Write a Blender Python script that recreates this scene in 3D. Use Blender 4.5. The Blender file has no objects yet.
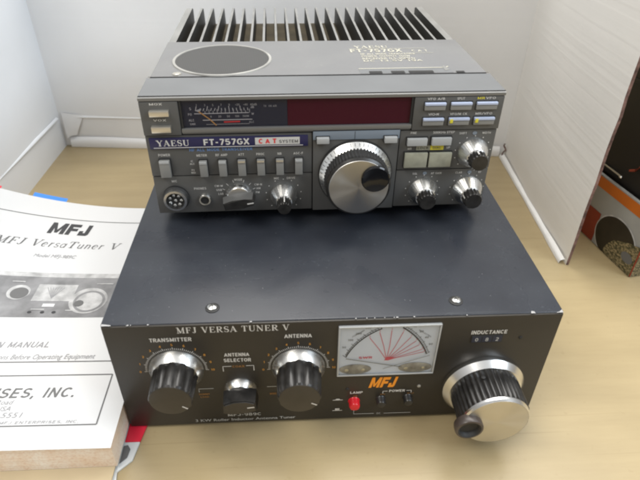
import bpy, bmesh, math, random
from mathutils import Vector, Matrix
random.seed(7)
scn = bpy.context.scene
COL = scn.collection
MM = 0.001

# ------------------------------------------------------------------ materials
def mat(name, col, rough=0.5, metal=0.0, spec=0.5, noise=None, bump=None, aniso=0.0, emit=None, coat=0.0):
    """noise=(scale, amount, detail): brightness mottling; bump=(scale, strength)"""
    m = bpy.data.materials.new(name); m.use_nodes = True
    nt = m.node_tree; b = nt.nodes['Principled BSDF']
    b.inputs['Base Color'].default_value = (*col, 1)
    b.inputs['Roughness'].default_value = rough
    b.inputs['Metallic'].default_value = metal
    b.inputs['Specular IOR Level'].default_value = spec
    b.inputs['Coat Weight'].default_value = coat
    tc = nt.nodes.new('ShaderNodeTexCoord')
    if noise:
        n = nt.nodes.new('ShaderNodeTexNoise'); n.inputs['Scale'].default_value = noise[0]
        n.inputs['Detail'].default_value = noise[2] if len(noise) > 2 else 4
        nt.links.new(tc.outputs['Object'], n.inputs['Vector'])
        r = nt.nodes.new('ShaderNodeValToRGB')
        a = noise[1]
        r.color_ramp.elements[0].position = .3; r.color_ramp.elements[1].position = .7
        r.color_ramp.elements[0].color = (*[max(0, c*(1-a)) for c in col], 1)
        r.color_ramp.elements[1].color = (*[min(1, c*(1+a)) for c in col], 1)
        nt.links.new(n.outputs['Fac'], r.inputs['Fac']); nt.links.new(r.outputs['Color'], b.inputs['Base Color'])
        mr = nt.nodes.new('ShaderNodeMapRange'); mr.inputs['To Min'].default_value = max(.03, rough-.07); mr.inputs['To Max'].default_value = min(1, rough+.07)
        nt.links.new(n.outputs['Fac'], mr.inputs['Value']); nt.links.new(mr.outputs['Result'], b.inputs['Roughness'])
    if bump:
        n2 = nt.nodes.new('ShaderNodeTexNoise'); n2.inputs['Scale'].default_value = bump[0]; n2.inputs['Detail'].default_value = 3
        nt.links.new(tc.outputs['Object'], n2.inputs['Vector'])
        bp = nt.nodes.new('ShaderNodeBump'); bp.inputs['Strength'].default_value = bump[1]; bp.inputs['Distance'].default_value = .0004
        nt.links.new(n2.outputs['Fac'], bp.inputs['Height']); nt.links.new(bp.outputs['Normal'], b.inputs['Normal'])
    if aniso:
        b.inputs['Anisotropic'].default_value = aniso
        t = nt.nodes.new('ShaderNodeTangent'); t.direction_type = 'RADIAL'; t.axis = 'Y'
        nt.links.new(t.outputs['Tangent'], b.inputs['Tangent'])
    if emit:
        b.inputs['Emission Color'].default_value = (*emit[:3], 1); b.inputs['Emission Strength'].default_value = emit[3]
    return m

M = {}
M['panel_black'] = mat('brown black panel paint', (.025, .0215, .017), .46, noise=(25, .2), bump=(1200, .12))
M['chip'] = mat('bare worn edge metal', (.42, .42, .42), .5, .5)
M['knob_black'] = mat('black phenolic knob', (.020, .019, .018), .30, noise=(160, .5))
M['knob_cap'] = mat('knob cap brown black', (.034, .029, .023), .42, noise=(80, .2))
M['rubber'] = mat('black rubber', (.022, .022, .022), .6)
M['silver'] = mat('machined aluminium', (.80, .80, .79), .24, 1.0)
M['satin'] = mat('satin turned aluminium', (.88, .88, .86), .27, 1.0, noise=(90, .05))
M['spun'] = mat('spun aluminium face', (.52, .515, .50), .34, 1.0, aniso=.85)
M['spun_warm'] = mat('spun aluminium crank face', (.62, .60, .55), .32, 1.0, aniso=.85)
M['nickel'] = mat('nickel screw', (.6, .6, .58), .3, 1.0)
M['white_ink'] = mat('white ink', (.62, .61, .585), .6)
M['grey_ink'] = mat('pale grey ink', (.45, .45, .43), .6)
M['orange_ink'] = mat('orange ink', (.62, .30, .05), .6)
M['dim_orange'] = mat('dull orange ink', (.36, .17, .04), .6)
M['logo_orange'] = mat('bright orange ink', (.85, .30, .02), .55)
M['ring'] = mat('worn pale ring', (.34, .335, .315), .45, noise=(40, .25))
M['blue_ink'] = mat('light blue ink', (.16, .30, .62), .6)
M['red_ink'] = mat('red ink', (.70, .05, .05), .6)
M['pink_ink'] = mat('scale red ink', (.72, .10, .14), .6)
M['yellow_ink'] = mat('yellow ink', (.70, .62, .05), .6)
M['cream_ink'] = mat('cream ink', (.47, .455, .38), .6)
M['dark_ink'] = mat('dark ink', (.03, .03, .033), .6)
M['mid_ink'] = mat('mid grey ink', (.13, .13, .13), .7)
M['soft_ink'] = mat('soft grey ink', (.27, .27, .28), .7)
M['lampred'] = mat('red lens plastic', (.55, .012, .02), .22, emit=(.8, .02, .03, .12))
M['meter_face'] = mat('meter card', (.72, .77, .86), .6, noise=(30, .04))
M['meter_case'] = mat('meter frame plastic', (.40, .41, .41), .3, noise=(60, .1))
M['smoke'] = mat('smoked meter boss', (.30, .28, .24), .3, noise=(160, .45))
M['radio_grey'] = mat('radio front grey', (.098, .098, .095), .46, noise=(20, .08), bump=(1500, .1))
M['radio_trim'] = mat('radio trim grey', (.165, .171, .177), .38, noise=(20, .08))
M['radio_dark'] = mat('dark groove', (.02, .02, .02), .6)
M['lip_silver'] = mat('satin trim', (.20, .20, .195), .40, .4)
M['bluegrey'] = mat('blue grey trim', (.20, .24, .29), .4)
M['navy'] = mat('navy badge', (.018, .018, .075), .35)
M['button'] = mat('warm silver button', (.74, .71, .64), .28, .85)
M['key_grey'] = mat('grey rocker key', (.24, .24, .23), .4)
M['key_light'] = mat('light grey key', (.42, .43, .43), .4)
M['key_blue'] = mat('pale blue key edge', (.50, .57, .75), .4)
M['lit_key'] = mat('translucent cream key', (.33, .33, .26), .35, noise=(150, .15))
M['lit_amber'] = mat('amber lens', (.55, .45, .12), .35)
M['window_black'] = mat('black window card', (.022, .026, .045), .5)
M['window_red'] = mat('dark red filter', (.085, .006, .018), .5, spec=.2)
M['needle'] = mat('amber needle', (.62, .33, .10), .5)
M['fin'] = mat('anodised heat sink', (.036, .036, .033), .5, .1, noise=(30, .15))
M['fin_top'] = mat('pale fin edge', (.27, .27, .26), .42, .2, noise=(60, .15))  # fin top faces set lighter than their sides
M['fin_floor'] = mat('dusty heat sink floor', (.10, .082, .05), .8, noise=(60, .25))
M['brown_key'] = mat('dark brown knob', (.060, .046, .040), .34, noise=(100, .3))
M['gloss_black'] = mat('glossy black dimple', (.006, .006, .007), .12)
M['grille'] = mat('speaker mesh', (.07, .07, .07), .5)
M['paper'] = mat('white paper', (.63, .635, .64), .75, noise=(6, .03))
M['paper_band'] = mat('grey photo print', (.23, .23, .235), .75, noise=(60, .35))
M['print_light'] = mat('light grey print', (.46, .46, .46), .75, noise=(120, .3))
M['kraft'] = mat('tan cover card', (.50, .40, .25), .75, noise=(25, .1))
M['tab_blue'] = mat('blue tab', (.03, .22, .70), .5)
M['tab_red'] = mat('red tab', (.72, .02, .05), .5)
M['folder'] = mat('grey white card', (.66, .68, .68), .6, noise=(30, .05))
M['box_black'] = mat('black case plastic', (.010, .009, .009), .5, noise=(8, .4))
M['orange_card'] = mat('shade dimmed orange card', (.50, .13, .012), .4, noise=(40, .1))  # darkened: the right panel's shade on the carton is in the colour
M['redbrown_card'] = mat('shade dimmed red card', (.26, .035, .014), .45, noise=(40, .1))  # red print, also dimmed for the panel's shade
M['grey_card'] = mat('shade dimmed grey card', (.33, .34, .34), .4, noise=(40, .06))  # card tone lowered to hold the shade the panel casts
M['black_card'] = mat('black printed card', (.022, .018, .012), .4, noise=(60, .3))

def turning_marks(m):
    nt = m.node_tree; b = nt.nodes['Principled BSDF']; tc = nt.nodes.new('ShaderNodeTexCoord'); mp = nt.nodes.new('ShaderNodeMapping')
    mp.inputs['Location'].default_value = (-.5, 0, -.5); mp.inputs['Scale'].default_value = (1, 0, 1)
    w = nt.nodes.new('ShaderNodeTexWave'); w.wave_type = 'RINGS'; w.rings_direction = 'SPHERICAL'; w.inputs['Scale'].default_value = 14; w.inputs['Distortion'].default_value = .3; w.inputs['Detail'].default_value = 1
    bp = nt.nodes.new('ShaderNodeBump'); bp.inputs['Strength'].default_value = .10; bp.inputs['Distance'].default_value = .0002
    nz = nt.nodes.new('ShaderNodeTexNoise'); nz.inputs['Scale'].default_value = 3; nz.inputs['Detail'].default_value = 3
    mr = nt.nodes.new('ShaderNodeMapRange'); mr.inputs['From Min'].default_value = .35; mr.inputs['From Max'].default_value = .7; mr.inputs['To Min'].default_value = .30; mr.inputs['To Max'].default_value = .40
    L = nt.links.new; L(tc.outputs['Generated'], mp.inputs['Vector']); L(mp.outputs[0], w.inputs['Vector']); L(w.outputs['Fac'], bp.inputs['Height']); L(bp.outputs[0], b.inputs['Normal'])
    L(tc.outputs['Generated'], nz.inputs['Vector']); L(nz.outputs['Fac'], mr.inputs['Value']); L(mr.outputs[0], b.inputs['Roughness'])
turning_marks(M['spun']); turning_marks(M['spun_warm'])

def node_mat(name):
    m = bpy.data.materials.new(name); m.use_nodes = True
    nt = m.node_tree
    return m, nt, nt.nodes['Principled BSDF'], (lambda t: nt.nodes.new('ShaderNode'+t)), nt.links.new

def worn_paint(name, col, dust, r_lo, r_hi, scr=.5):
    m, nt, b, N, L = node_mat(name)
    tc = N('TexCoord')
    n1 = N('TexNoise'); n1.inputs['Scale'].default_value = 14; n1.inputs['Detail'].default_value = 6; n1.inputs['Distortion'].default_value = .6; L(tc.outputs['Object'], n1.inputs['Vector'])
    mr = N('MapRange'); mr.inputs['From Min'].default_value = .3; mr.inputs['From Max'].default_value = .7
    mr.inputs['To Min'].default_value = r_lo; mr.inputs['To Max'].default_value = r_hi; L(n1.outputs['Fac'], mr.inputs['Value'])
    n2 = N('TexNoise'); n2.inputs['Scale'].default_value = 420; n2.inputs['Detail'].default_value = 3; L(tc.outputs['Object'], n2.inputs['Vector'])
    n3 = N('TexNoise'); n3.inputs['Scale'].default_value = 30; n3.inputs['Detail'].default_value = 7; L(tc.outputs['Object'], n3.inputs['Vector'])
    # dust: fine specks where the broad noise is high
    sp = N('ValToRGB'); sp.color_ramp.elements[0].position = .62; sp.color_ramp.elements[1].position = .80; L(n2.outputs['Fac'], sp.inputs['Fac'])
    br = N('ValToRGB'); br.color_ramp.elements[0].position = .40; br.color_ramp.elements[1].position = .75; L(n3.outputs['Fac'], br.inputs['Fac'])
    ml = N('Math'); ml.operation = 'MULTIPLY'; L(sp.outputs[0], ml.inputs[0]); L(br.outputs[0], ml.inputs[1])
    ad = N('Math'); ad.operation = 'MULTIPLY_ADD'; ad.inputs[1].default_value = .18; L(br.outputs[0], ad.inputs[0]); L(ml.outputs[0], ad.inputs[2])
    # hairline scratches
    mp = N('Mapping'); mp.inputs['Rotation'].default_value = (0, 0, .5); mp.inputs['Scale'].default_value = (6, 900, 6); L(tc.outputs['Object'], mp.inputs['Vector'])
    n4 = N('TexNoise'); n4.inputs['Scale'].default_value = 1; n4.inputs['Detail'].default_value = 1; L(mp.outputs[0], n4.inputs['Vector'])
    sc = N('ValToRGB'); sc.color_ramp.elements[0].position = .74; sc.color_ramp.elements[1].position = .80; L(n4.outputs['Fac'], sc.inputs['Fac'])
    s2 = N('Math'); s2.operation = 'MULTIPLY_ADD'; s2.inputs[1].default_value = scr; L(sc.outputs[0], s2.inputs[0]); L(ad.outputs[0], s2.inputs[2]); s2.use_clamp = True
    mx = N('MixRGB'); mx.inputs[1].default_value = (*col, 1); mx.inputs[2].default_value = (*dust, 1); L(s2.outputs[0], mx.inputs[0])
    L(mx.outputs[0], b.inputs['Base Color']); L(mr.outputs[0], b.inputs['Roughness'])
    n5 = N('TexNoise'); n5.inputs['Scale'].default_value = 1100; L(tc.outputs['Object'], n5.inputs['Vector'])
    bp = N('Bump'); bp.inputs['Strength'].default_value = .07; bp.inputs['Distance'].default_value = .0003; L(n5.outputs['Fac'], bp.inputs['Height']); L(bp.outputs[0], b.inputs['Normal'])
    return m
M['case_black'] = worn_paint('worn satin black paint', (.023, .026, .034), (.070, .080, .092), .22, .36, .3)
M['radio_top'] = worn_paint('worn radio top grey', (.185, .186, .190), (.27, .27, .26), .34, .50, .3)

# glass pane: mostly transparent with a fresnel reflection
def pane_mat(name, tint, rough=.03, k=1.0):
    m = bpy.data.materials.new(name); m.use_nodes = True; nt = m.node_tree
    for n in list(nt.nodes): nt.nodes.remove(n)
    o = nt.nodes.new('ShaderNodeOutputMaterial'); mx = nt.nodes.new('ShaderNodeMixShader')
    t = nt.nodes.new('ShaderNodeBsdfTransparent'); t.inputs['Color'].default_value = (*tint, 1)
    g = nt.nodes.new('ShaderNodeBsdfGlossy'); g.inputs['Roughness'].default_value = rough
    f = nt.nodes.new('ShaderNodeFresnel'); f.inputs['IOR'].default_value = 1.45
    ml = nt.nodes.new('ShaderNodeMath'); ml.operation = 'MULTIPLY'; ml.inputs[1].default_value = k
    nt.links.new(f.outputs[0], ml.inputs[0]); nt.links.new(ml.outputs[0], mx.inputs['Fac'])
    nt.links.new(t.outputs[0], mx.inputs[1]); nt.links.new(g.outputs[0], mx.inputs[2]); nt.links.new(mx.outputs[0], o.inputs['Surface'])
    return m
M['clear'] = pane_mat('clear meter cover', (.97, .98, .98), .10, .6)
M['smoked'] = pane_mat('smoked window', (.85, .85, .90), .12, .30)

# table: warm yellow laminate with faint grain, stains and gloss
m, nt, b, N, L = node_mat('worn yellow tabletop'); M['table'] = m
tc = N('TexCoord'); mp = N('Mapping'); mp.inputs['Scale'].default_value = (3.0, 22, 1)
L(tc.outputs['Object'], mp.inputs['Vector'])
n1 = N('TexNoise'); n1.inputs['Scale'].default_value = 3.0; n1.inputs['Detail'].default_value = 6; L(mp.outputs[0], n1.inputs['Vector'])
n2 = N('TexNoise'); n2.inputs['Scale'].default_value = 5.5; n2.inputs['Detail'].default_value = 5; L(tc.outputs['Object'], n2.inputs['Vector'])
n3 = N('TexNoise'); n3.inputs['Scale'].default_value = 180; n3.inputs['Detail'].default_value = 2; L(tc.outputs['Object'], n3.inputs['Vector'])
r1 = N('ValToRGB'); r1.color_ramp.elements[0].position = .25; r1.color_ramp.elements[1].position = .75
r1.color_ramp.elements[0].color = (.385, .302, .168, 1); r1.color_ramp.elements[1].color = (.445, .352, .198, 1)
L(n1.outputs['Fac'], r1.inputs['Fac'])
r2 = N('ValToRGB'); r2.color_ramp.elements[0].position = .3; r2.color_ramp.elements[1].position = .62
r2.color_ramp.elements[0].color = (.80, .79, .78, 1); r2.color_ramp.elements[1].color = (1, 1, 1, 1)
L(n2.outputs['Fac'], r2.inputs['Fac'])
mx = N('MixRGB'); mx.blend_type = 'MULTIPLY'; mx.inputs['Fac'].default_value = 1
L(r1.outputs[0], mx.inputs[1]); L(r2.outputs[0], mx.inputs[2])
r3 = N('ValToRGB'); r3.color_ramp.elements[0].position = .22; r3.color_ramp.elements[1].position = .36
r3.color_ramp.elements[0].color = (.86, .84, .80, 1); r3.color_ramp.elements[1].color = (1, 1, 1, 1); L(n3.outputs['Fac'], r3.inputs['Fac'])
mx2 = N('MixRGB'); mx2.blend_type = 'MULTIPLY'; mx2.inputs['Fac'].default_value = .6
L(mx.outputs[0], mx2.inputs[1]); L(r3.outputs[0], mx2.inputs[2])
mp4 = N('Mapping'); mp4.inputs['Rotation'].default_value = (0, 0, .9); mp4.inputs['Scale'].default_value = (4, 420, 4); L(tc.outputs['Object'], mp4.inputs['Vector'])
n4 = N('TexNoise'); n4.inputs['Scale'].default_value = 1; n4.inputs['Detail'].default_value = 1; L(mp4.outputs[0], n4.inputs['Vector'])
r4 = N('ValToRGB'); r4.color_ramp.elements[0].position = .70; r4.color_ramp.elements[1].position = .78
r4.color_ramp.elements[0].color = (1, 1, 1, 1); r4.color_ramp.elements[1].color = (.84, .82, .78, 1); L(n4.outputs['Fac'], r4.inputs['Fac'])
mx4 = N('MixRGB'); mx4.blend_type = 'MULTIPLY'; mx4.inputs[0].default_value = .8; L(mx2.outputs[0], mx4.inputs[1]); L(r4.outputs[0], mx4.inputs[2])
mp5 = N('Mapping'); mp5.inputs['Scale'].default_value = (16, 160, 1); L(tc.outputs['Object'], mp5.inputs['Vector'])
n5 = N('TexNoise'); n5.inputs['Scale'].default_value = 3; n5.inputs['Detail'].default_value = 5; L(mp5.outputs[0], n5.inputs['Vector'])
r5 = N('ValToRGB'); r5.color_ramp.elements[0].position = .30; r5.color_ramp.elements[1].position = .62
r5.color_ramp.elements[0].color = (.90, .88, .85, 1); r5.color_ramp.elements[1].color = (1, 1, 1, 1); L(n5.outputs['Fac'], r5.inputs['Fac'])
mx5 = N('MixRGB'); mx5.blend_type = 'MULTIPLY'; mx5.inputs[0].default_value = .22; L(mx4.outputs[0], mx5.inputs[1]); L(r5.outputs[0], mx5.inputs[2])
L(mx5.outputs[0], b.inputs['Base Color'])
rr = N('MapRange'); rr.inputs['To Min'].default_value = .24; rr.inputs['To Max'].default_value = .40
L(n2.outputs['Fac'], rr.inputs['Value']); L(rr.outputs['Result'], b.inputs['Roughness'])
bp = N('Bump'); bp.inputs['Strength'].default_value = .12; bp.inputs['Distance'].default_value = .0006
L(n1.outputs['Fac'], bp.inputs['Height']); L(bp.outputs[0], b.inputs['Normal'])

# white cardboard: fluted ridges running along the sheet, soft dirt
def cardboard(name, colr, flute=210, strength=.25):
    m, nt, b, N, L = node_mat(name)
    tc = N('TexCoord'); sp = N('SeparateXYZ'); L(tc.outputs['Object'], sp.inputs[0])
    nz = N('TexNoise'); nz.inputs['Scale'].default_value = 4; L(tc.outputs['Object'], nz.inputs['Vector'])
    mu = N('Math'); mu.operation = 'MULTIPLY_ADD'; mu.inputs[1].default_value = .006
    L(nz.outputs['Fac'], mu.inputs[0]); L(sp.outputs['Z'], mu.inputs[2])
    mz = N('Math'); mz.operation = 'MULTIPLY'; mz.inputs[1].default_value = flute; L(mu.outputs[0], mz.inputs[0])
    wv = N('TexNoise'); wv.noise_dimensions = '1D'; wv.inputs['Scale'].default_value = 1; wv.inputs['Detail'].default_value = 2
    L(mz.outputs[0], wv.inputs['W'])
    bp = N('Bump'); bp.inputs['Strength'].default_value = strength; bp.inputs['Distance'].default_value = .0012
    L(wv.outputs['Fac'], bp.inputs['Height']); L(bp.outputs[0], b.inputs['Normal'])
    n2 = N('TexNoise'); n2.inputs['Scale'].default_value = 9; n2.inputs['Detail'].default_value = 6; L(tc.outputs['Object'], n2.inputs['Vector'])
    rp = N('ValToRGB'); rp.color_ramp.elements[0].position = .25; rp.color_ramp.elements[1].position = .7
    rp.color_ramp.elements[0].color = (*[c*.93 for c in colr], 1); rp.color_ramp.elements[1].color = (*colr, 1)
    L(n2.outputs['Fac'], rp.inputs['Fac']); L(rp.outputs[0], b.inputs['Base Color'])
    b.inputs['Roughness'].default_value = .62
    return m
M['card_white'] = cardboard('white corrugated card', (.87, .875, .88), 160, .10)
M['card_left'] = cardboard('cool tinted corrugated card', (.80, .83, .87), 90, .07)  # bluish tint puts the cool light on the left panel into its colour
M['card_ridged'] = cardboard('warm tinted ridged card', (.88, .865, .83), 150, .15)  # warm tint carries the warm light on the right panel
M['card_edge'] = mat('torn brown card edge', (.17, .10, .085), .9, noise=(220, .6))
M['card_fold'] = mat('white folded lip', (.80, .80, .79), .55, noise=(30, .05))

# foxed page edges
m, nt, b, N, L = node_mat('foxed page edges'); M['pages'] = m
tc = N('TexCoord'); mp = N('Mapping'); mp.inputs['Scale'].default_value = (1, 1, 1.1); L(tc.outputs['Object'], mp.inputs['Vector'])
n1 = N('TexNoise'); n1.inputs['Scale'].default_value = 620; n1.inputs['Detail'].default_value = 5; L(mp.outputs[0], n1.inputs['Vector'])
n2 = N('TexNoise'); n2.inputs['Scale'].default_value = 60; n2.inputs['Detail'].default_value = 3; L(tc.outputs['Object'], n2.inputs['Vector'])
r1 = N('ValToRGB'); e = r1.color_ramp.elements; e[0].position = .30; e[1].position = .56
e[0].color = (.80, .67, .55, 1); e[1].color = (.88, .82, .73, 1); L(n1.outputs['Fac'], r1.inputs['Fac'])
r2 = N('ValToRGB'); e = r2.color_ramp.elements; e[0].position = .35; e[1].position = .7
e[0].color = (.92, .80, .70, 1); e[1].color = (1, 1, 1, 1); L(n2.outputs['Fac'], r2.inputs['Fac'])
mx = N('MixRGB'); mx.blend_type = 'MULTIPLY'; mx.inputs[0].default_value = 1; L(r1.outputs[0], mx.inputs[1]); L(r2.outputs[0], mx.inputs[2])
mp2 = N('Mapping'); mp2.inputs['Scale'].default_value = (8, 8, 1500); L(tc.outputs['Object'], mp2.inputs['Vector'])
n3 = N('TexNoise'); n3.inputs['Scale'].default_value = 1; n3.inputs['Detail'].default_value = 2; L(mp2.outputs[0], n3.inputs['Vector'])
r3 = N('ValToRGB'); e = r3.color_ramp.elements; e[0].position = .35; e[1].position = .6; e[0].color = (.74, .70, .64, 1); e[1].color = (1, 1, 1, 1); L(n3.outputs['Fac'], r3.inputs['Fac'])
mx3 = N('MixRGB'); mx3.blend_type = 'MULTIPLY'; mx3.inputs[0].default_value = .4; L(mx.outputs[0], mx3.inputs[1]); L(r3.outputs[0], mx3.inputs[2])
bp = N('Bump'); bp.inputs['Strength'].default_value = .4; bp.inputs['Distance'].default_value = .0004; L(n3.outputs['Fac'], bp.inputs['Height']); L(bp.outputs[0], b.inputs['Normal'])
L(mx3.outputs[0], b.inputs['Base Color']); b.inputs['Roughness'].default_value = .9

# printed pellets
m, nt, b, N, L = node_mat('printed beige pellets'); M['pellets'] = m
tc = N('TexCoord'); mp = N('Mapping'); mp.inputs['Rotation'].default_value = (.3, .5, .6); mp.inputs['Scale'].default_value = (1, .55, 1)
L(tc.outputs['Object'], mp.inputs['Vector'])
v = N('TexVoronoi'); v.inputs['Scale'].default_value = 620; L(mp.outputs[0], v.inputs['Vector'])
r1 = N('ValToRGB'); e = r1.color_ramp.elements; e[0].position = .15; e[1].position = .75
e[0].color = (.36, .29, .16, 1); e[1].color = (.05, .05, .025, 1); L(v.outputs['Distance'], r1.inputs['Fac'])  # pellet tones dulled along with the shaded carton
mx = N('MixRGB'); mx.inputs[0].default_value = .35; L(r1.outputs[0], mx.inputs[1])
hs = N('HueSaturation'); hs.inputs['Saturation'].default_value = 0; L(v.outputs['Color'], hs.inputs['Color'])
mu = N('MixRGB'); mu.blend_type = 'MULTIPLY'; mu.inputs[0].default_value = .8; L(r1.outputs[0], mu.inputs[1]); L(hs.outputs[0], mu.inputs[2])
L(mu.outputs[0], mx.inputs[2]); L(mx.outputs[0], b.inputs['Base Color']); b.inputs['Roughness'].default_value = .4

# speaker mesh: fine holes in a tight grid
m, nt, b, N, L = node_mat('perforated speaker mesh'); M['mesh'] = m
tc = N('TexCoord'); vm = N('VectorMath'); vm.operation = 'SCALE'; vm.inputs['Scale'].default_value = 380; L(tc.outputs['Object'], vm.inputs[0])
sp = N('SeparateXYZ'); L(vm.outputs[0], sp.inputs[0])
def trig(sock):
    f = N('Math'); f.operation = 'MULTIPLY'; f.inputs[1].default_value = 2*math.pi; L(sock, f.inputs[0])
    s = N('Math'); s.operation = 'SINE'; L(f.outputs[0], s.inputs[0]); return s.outputs[0]
ml = N('Math'); ml.operation = 'MULTIPLY'; L(trig(sp.outputs['X']), ml.inputs[0]); L(trig(sp.outputs['Y']), ml.inputs[1])
r1 = N('ValToRGB'); e = r1.color_ramp.elements; e[0].position = .0; e[1].position = .35
e[0].color = (.080, .080, .078, 1); e[1].color = (.012, .012, .012, 1); L(ml.outputs[0], r1.inputs['Fac'])
L(r1.outputs[0], b.inputs['Base Color']); b.inputs['Roughness'].default_value = .5

# ------------------------------------------------------------------ mesh builder
FONT_CAP = None
def glyph_mesh(s, bold):
    cu = bpy.data.curves.new('t', 'FONT'); cu.body = s; cu.size = 1; cu.offset = bold; cu.resolution_u = 3
    ob = bpy.data.objects.new('t', cu)
    me = bpy.data.meshes.new_from_object(ob)
    vs = [(p.co.x, p.co.y) for p in me.vertices]; fs = [tuple(p.vertices) for p in me.polygons]
    bpy.data.objects.remove(ob); bpy.data.curves.remove(cu); bpy.data.meshes.remove(me)
    return vs, fs
_v, _f = glyph_mesh('H', 0); FONT_CAP = max(p[1] for p in _v)

def FRONT(x0=0, y0=0, z0=0): return lambda u, v, w: Vector((x0+u, y0-w, z0+v))
def TOP(x0=0, y0=0, z0=0): return lambda u, v, w: Vector((x0+u, y0+v, z0+w))

def arc(cx, cy, rx, ry, a0, a1, n=12):
    return [(cx+rx*math.cos(math.radians(a0+(a1-a0)*i/n)), cy+ry*math.sin(math.radians(a0+(a1-a0)*i/n))) for i in range(n+1)]
T_, t_ = .17, .065
def _stem(x, w=T_, y0=0, y1=1): return ([(x, y0), (x, y1)], w)
def _ser(x, y, h=.17): return ([(x-h, y+(.03 if y < .5 else -.03)), (x+h, y+(.03 if y < .5 else -.03))], t_)
SERIF = {   # glyph: (advance, [(polyline, width or widths)])
 'M': (1.02, [_stem(.17, t_), ([(.17, 1), (.49, .05)], T_), ([(.49, .05), (.82, 1)], t_), _stem(.83), _ser(.17, 0), _ser(.83, 0), _ser(.10, 1, .1), _ser(.90, 1, .1)]),
 'F': (.74, [_stem(.22), ([(.1, .97), (.68, .97)], t_), ([(.66, .98), (.66, .78)], t_), ([(.22, .52), (.52, .52)], t_), ([(.52, .64), (.52, .40)], t_), _ser(.22, 0)]),
 'J': (.62, [([(.38, 1), (.38, .22)]+arc(.24, .2, .14, .18, 0, -170, 8), [T_, T_, .16, .14, .11, .08, .07, .07, .08, .10, .12]), _ser(.38, 1)]),
 'V': (.86, [([(.14, 1), (.45, 0)], T_), ([(.45, 0), (.72, 1)], t_), _ser(.14, 1), _ser(.72, 1, .13)]),
 'E': (.80, [_stem(.22), ([(.1, .97), (.70, .97)], t_), ([(.68, .98), (.68, .76)], t_), ([(.22, .52), (.54, .52)], t_), ([(.54, .64), (.54, .40)], t_), ([(.1, .03), (.74, .03)], t_), ([(.72, .02), (.72, .26)], t_)]),
 'R': (.88, [_stem(.22), ([(.1, .97), (.45, .97)]+arc(.45, .74, .22, .23, 90, -90, 10)+[(.22, .51)], [t_, t_]+[.07, .09, .12, .15, .17, .17, .17, .15, .12, .09, .07]+[t_]), ([(.42, .5), (.72, .03)], .15), _ser(.22, 0), _ser(.76, 0, .11)]),
 'S': (.70, [(arc(.36, .74, .22, .23, 30, 270, 12)+arc(.36, .26, .24, .24, 90, -160, 12), [.06]*3+[.08, .1, .12, .13, .14, .15, .16, .17, .17, .17, .17]+[.17, .16, .15, .14, .13, .12, .10, .08, .07, .06, .06, .06]), ([(.57, .98), (.57, .72)], .05), ([(.13, .02), (.13, .30)], .05)]),
 'A': (.88, [([(.12, 0), (.43, 1)], t_), ([(.41, 1), (.74, 0)], T_), ([(.22, .33), (.60, .33)], t_), _ser(.12, 0, .12), _ser(.74, 0)]),
 'T': (.82, [_stem(.41), ([(.06, .97), (.76, .97)], t_), ([(.08, .98), (.08, .74)], t_), ([(.74, .98), (.74, .74)], t_), _ser(.41, 0)]),
 'U': (.90, [([(.20, 1), (.20, .3)]+arc(.46, .28, .26, .26, 180, 360, 10)+[(.72, 1)], [T_, T_]+[.16, .15, .13, .11, .09, .08, .075, .07, .07, .07, .065]+[t_]), _ser(.20, 1), _ser(.72, 1, .13)]),
 'N': (.94, [_stem(.17, t_), ([(.15, 1), (.76, 0)], T_), _stem(.76, t_), _ser(.17, 0, .13), _ser(.76, 1, .13), _ser(.10, 1, .08)]),
 'Y': (.86, [([(.12, 1), (.43, .46)], T_), ([(.74, 1), (.46, .46)], t_), _stem(.44, T_, 0, .48), _ser(.12, 1), _ser(.74, 1, .13), _ser(.44, 0)]),
 'e': (.54, [(arc(.28, .32, .2, .31, 8, 320, 12), [.07]*3+[.09, .11, .12, .13, .13, .12, .10, .08, .06, .05]), ([(.08, .34), (.48, .36)], .05)]),
 'r': (.46, [_stem(.16, .12, 0, .64), ([(.16, .40), (.26, .58), (.40, .60)], [.06, .08, .12])]),
 's': (.46, [(arc(.24, .47, .15, .15, 30, 270, 8)+arc(.24, .16, .16, .15, 90, -160, 8), .085)]),
 'a': (.56, [(arc(.25, .31, .18, .30, 20, 345, 12), .085), _stem(.45, .12, 0, .64)]),
 'u': (.60, [([(.14, .64), (.14, .2)]+arc(.28, .17, .14, .15, 180, 340, 6), .10), _stem(.46, .12, 0, .64)]),
 'n': (.60, [_stem(.14, .12, 0, .64), ([(.16, .42)]+arc(.30, .46, .15, .15, 150, 0, 6)+[(.45, 0)], .10)]),
 ' ': (.42, []),
}
# heavy slanted block letters of the emblem (unit height)
BLOCK = {
 'M': (1.22, [[(0, 0), (.30, 0), (.30, 1), (0, 1)], [(.82, 0), (1.12, 0), (1.12, 1), (.82, 1)], [(.30, 1), (.30, .52), (.46, .10), (.56, .36)], [(.56, .36), (.46, .10), (.66, .10), (.82, .52), (.82, 1)]]),
 'F': (.88, [[(0, 0), (.30, 0), (.30, 1), (0, 1)], [(.30, .74), (.82, .74), (.82, 1), (.30, 1)], [(.30, .36), (.72, .36), (.72, .60), (.30, .60)]]),
 'J': (.80, [[(.42, .24), (.72, .24), (.72, 1), (.42, 1)], [(0, 0), (.60, 0), (.72, .12), (.72, .24), (0, .24)], [(0, .24), (.28, .24), (.28, .42), (0, .42)]]),
}


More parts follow.
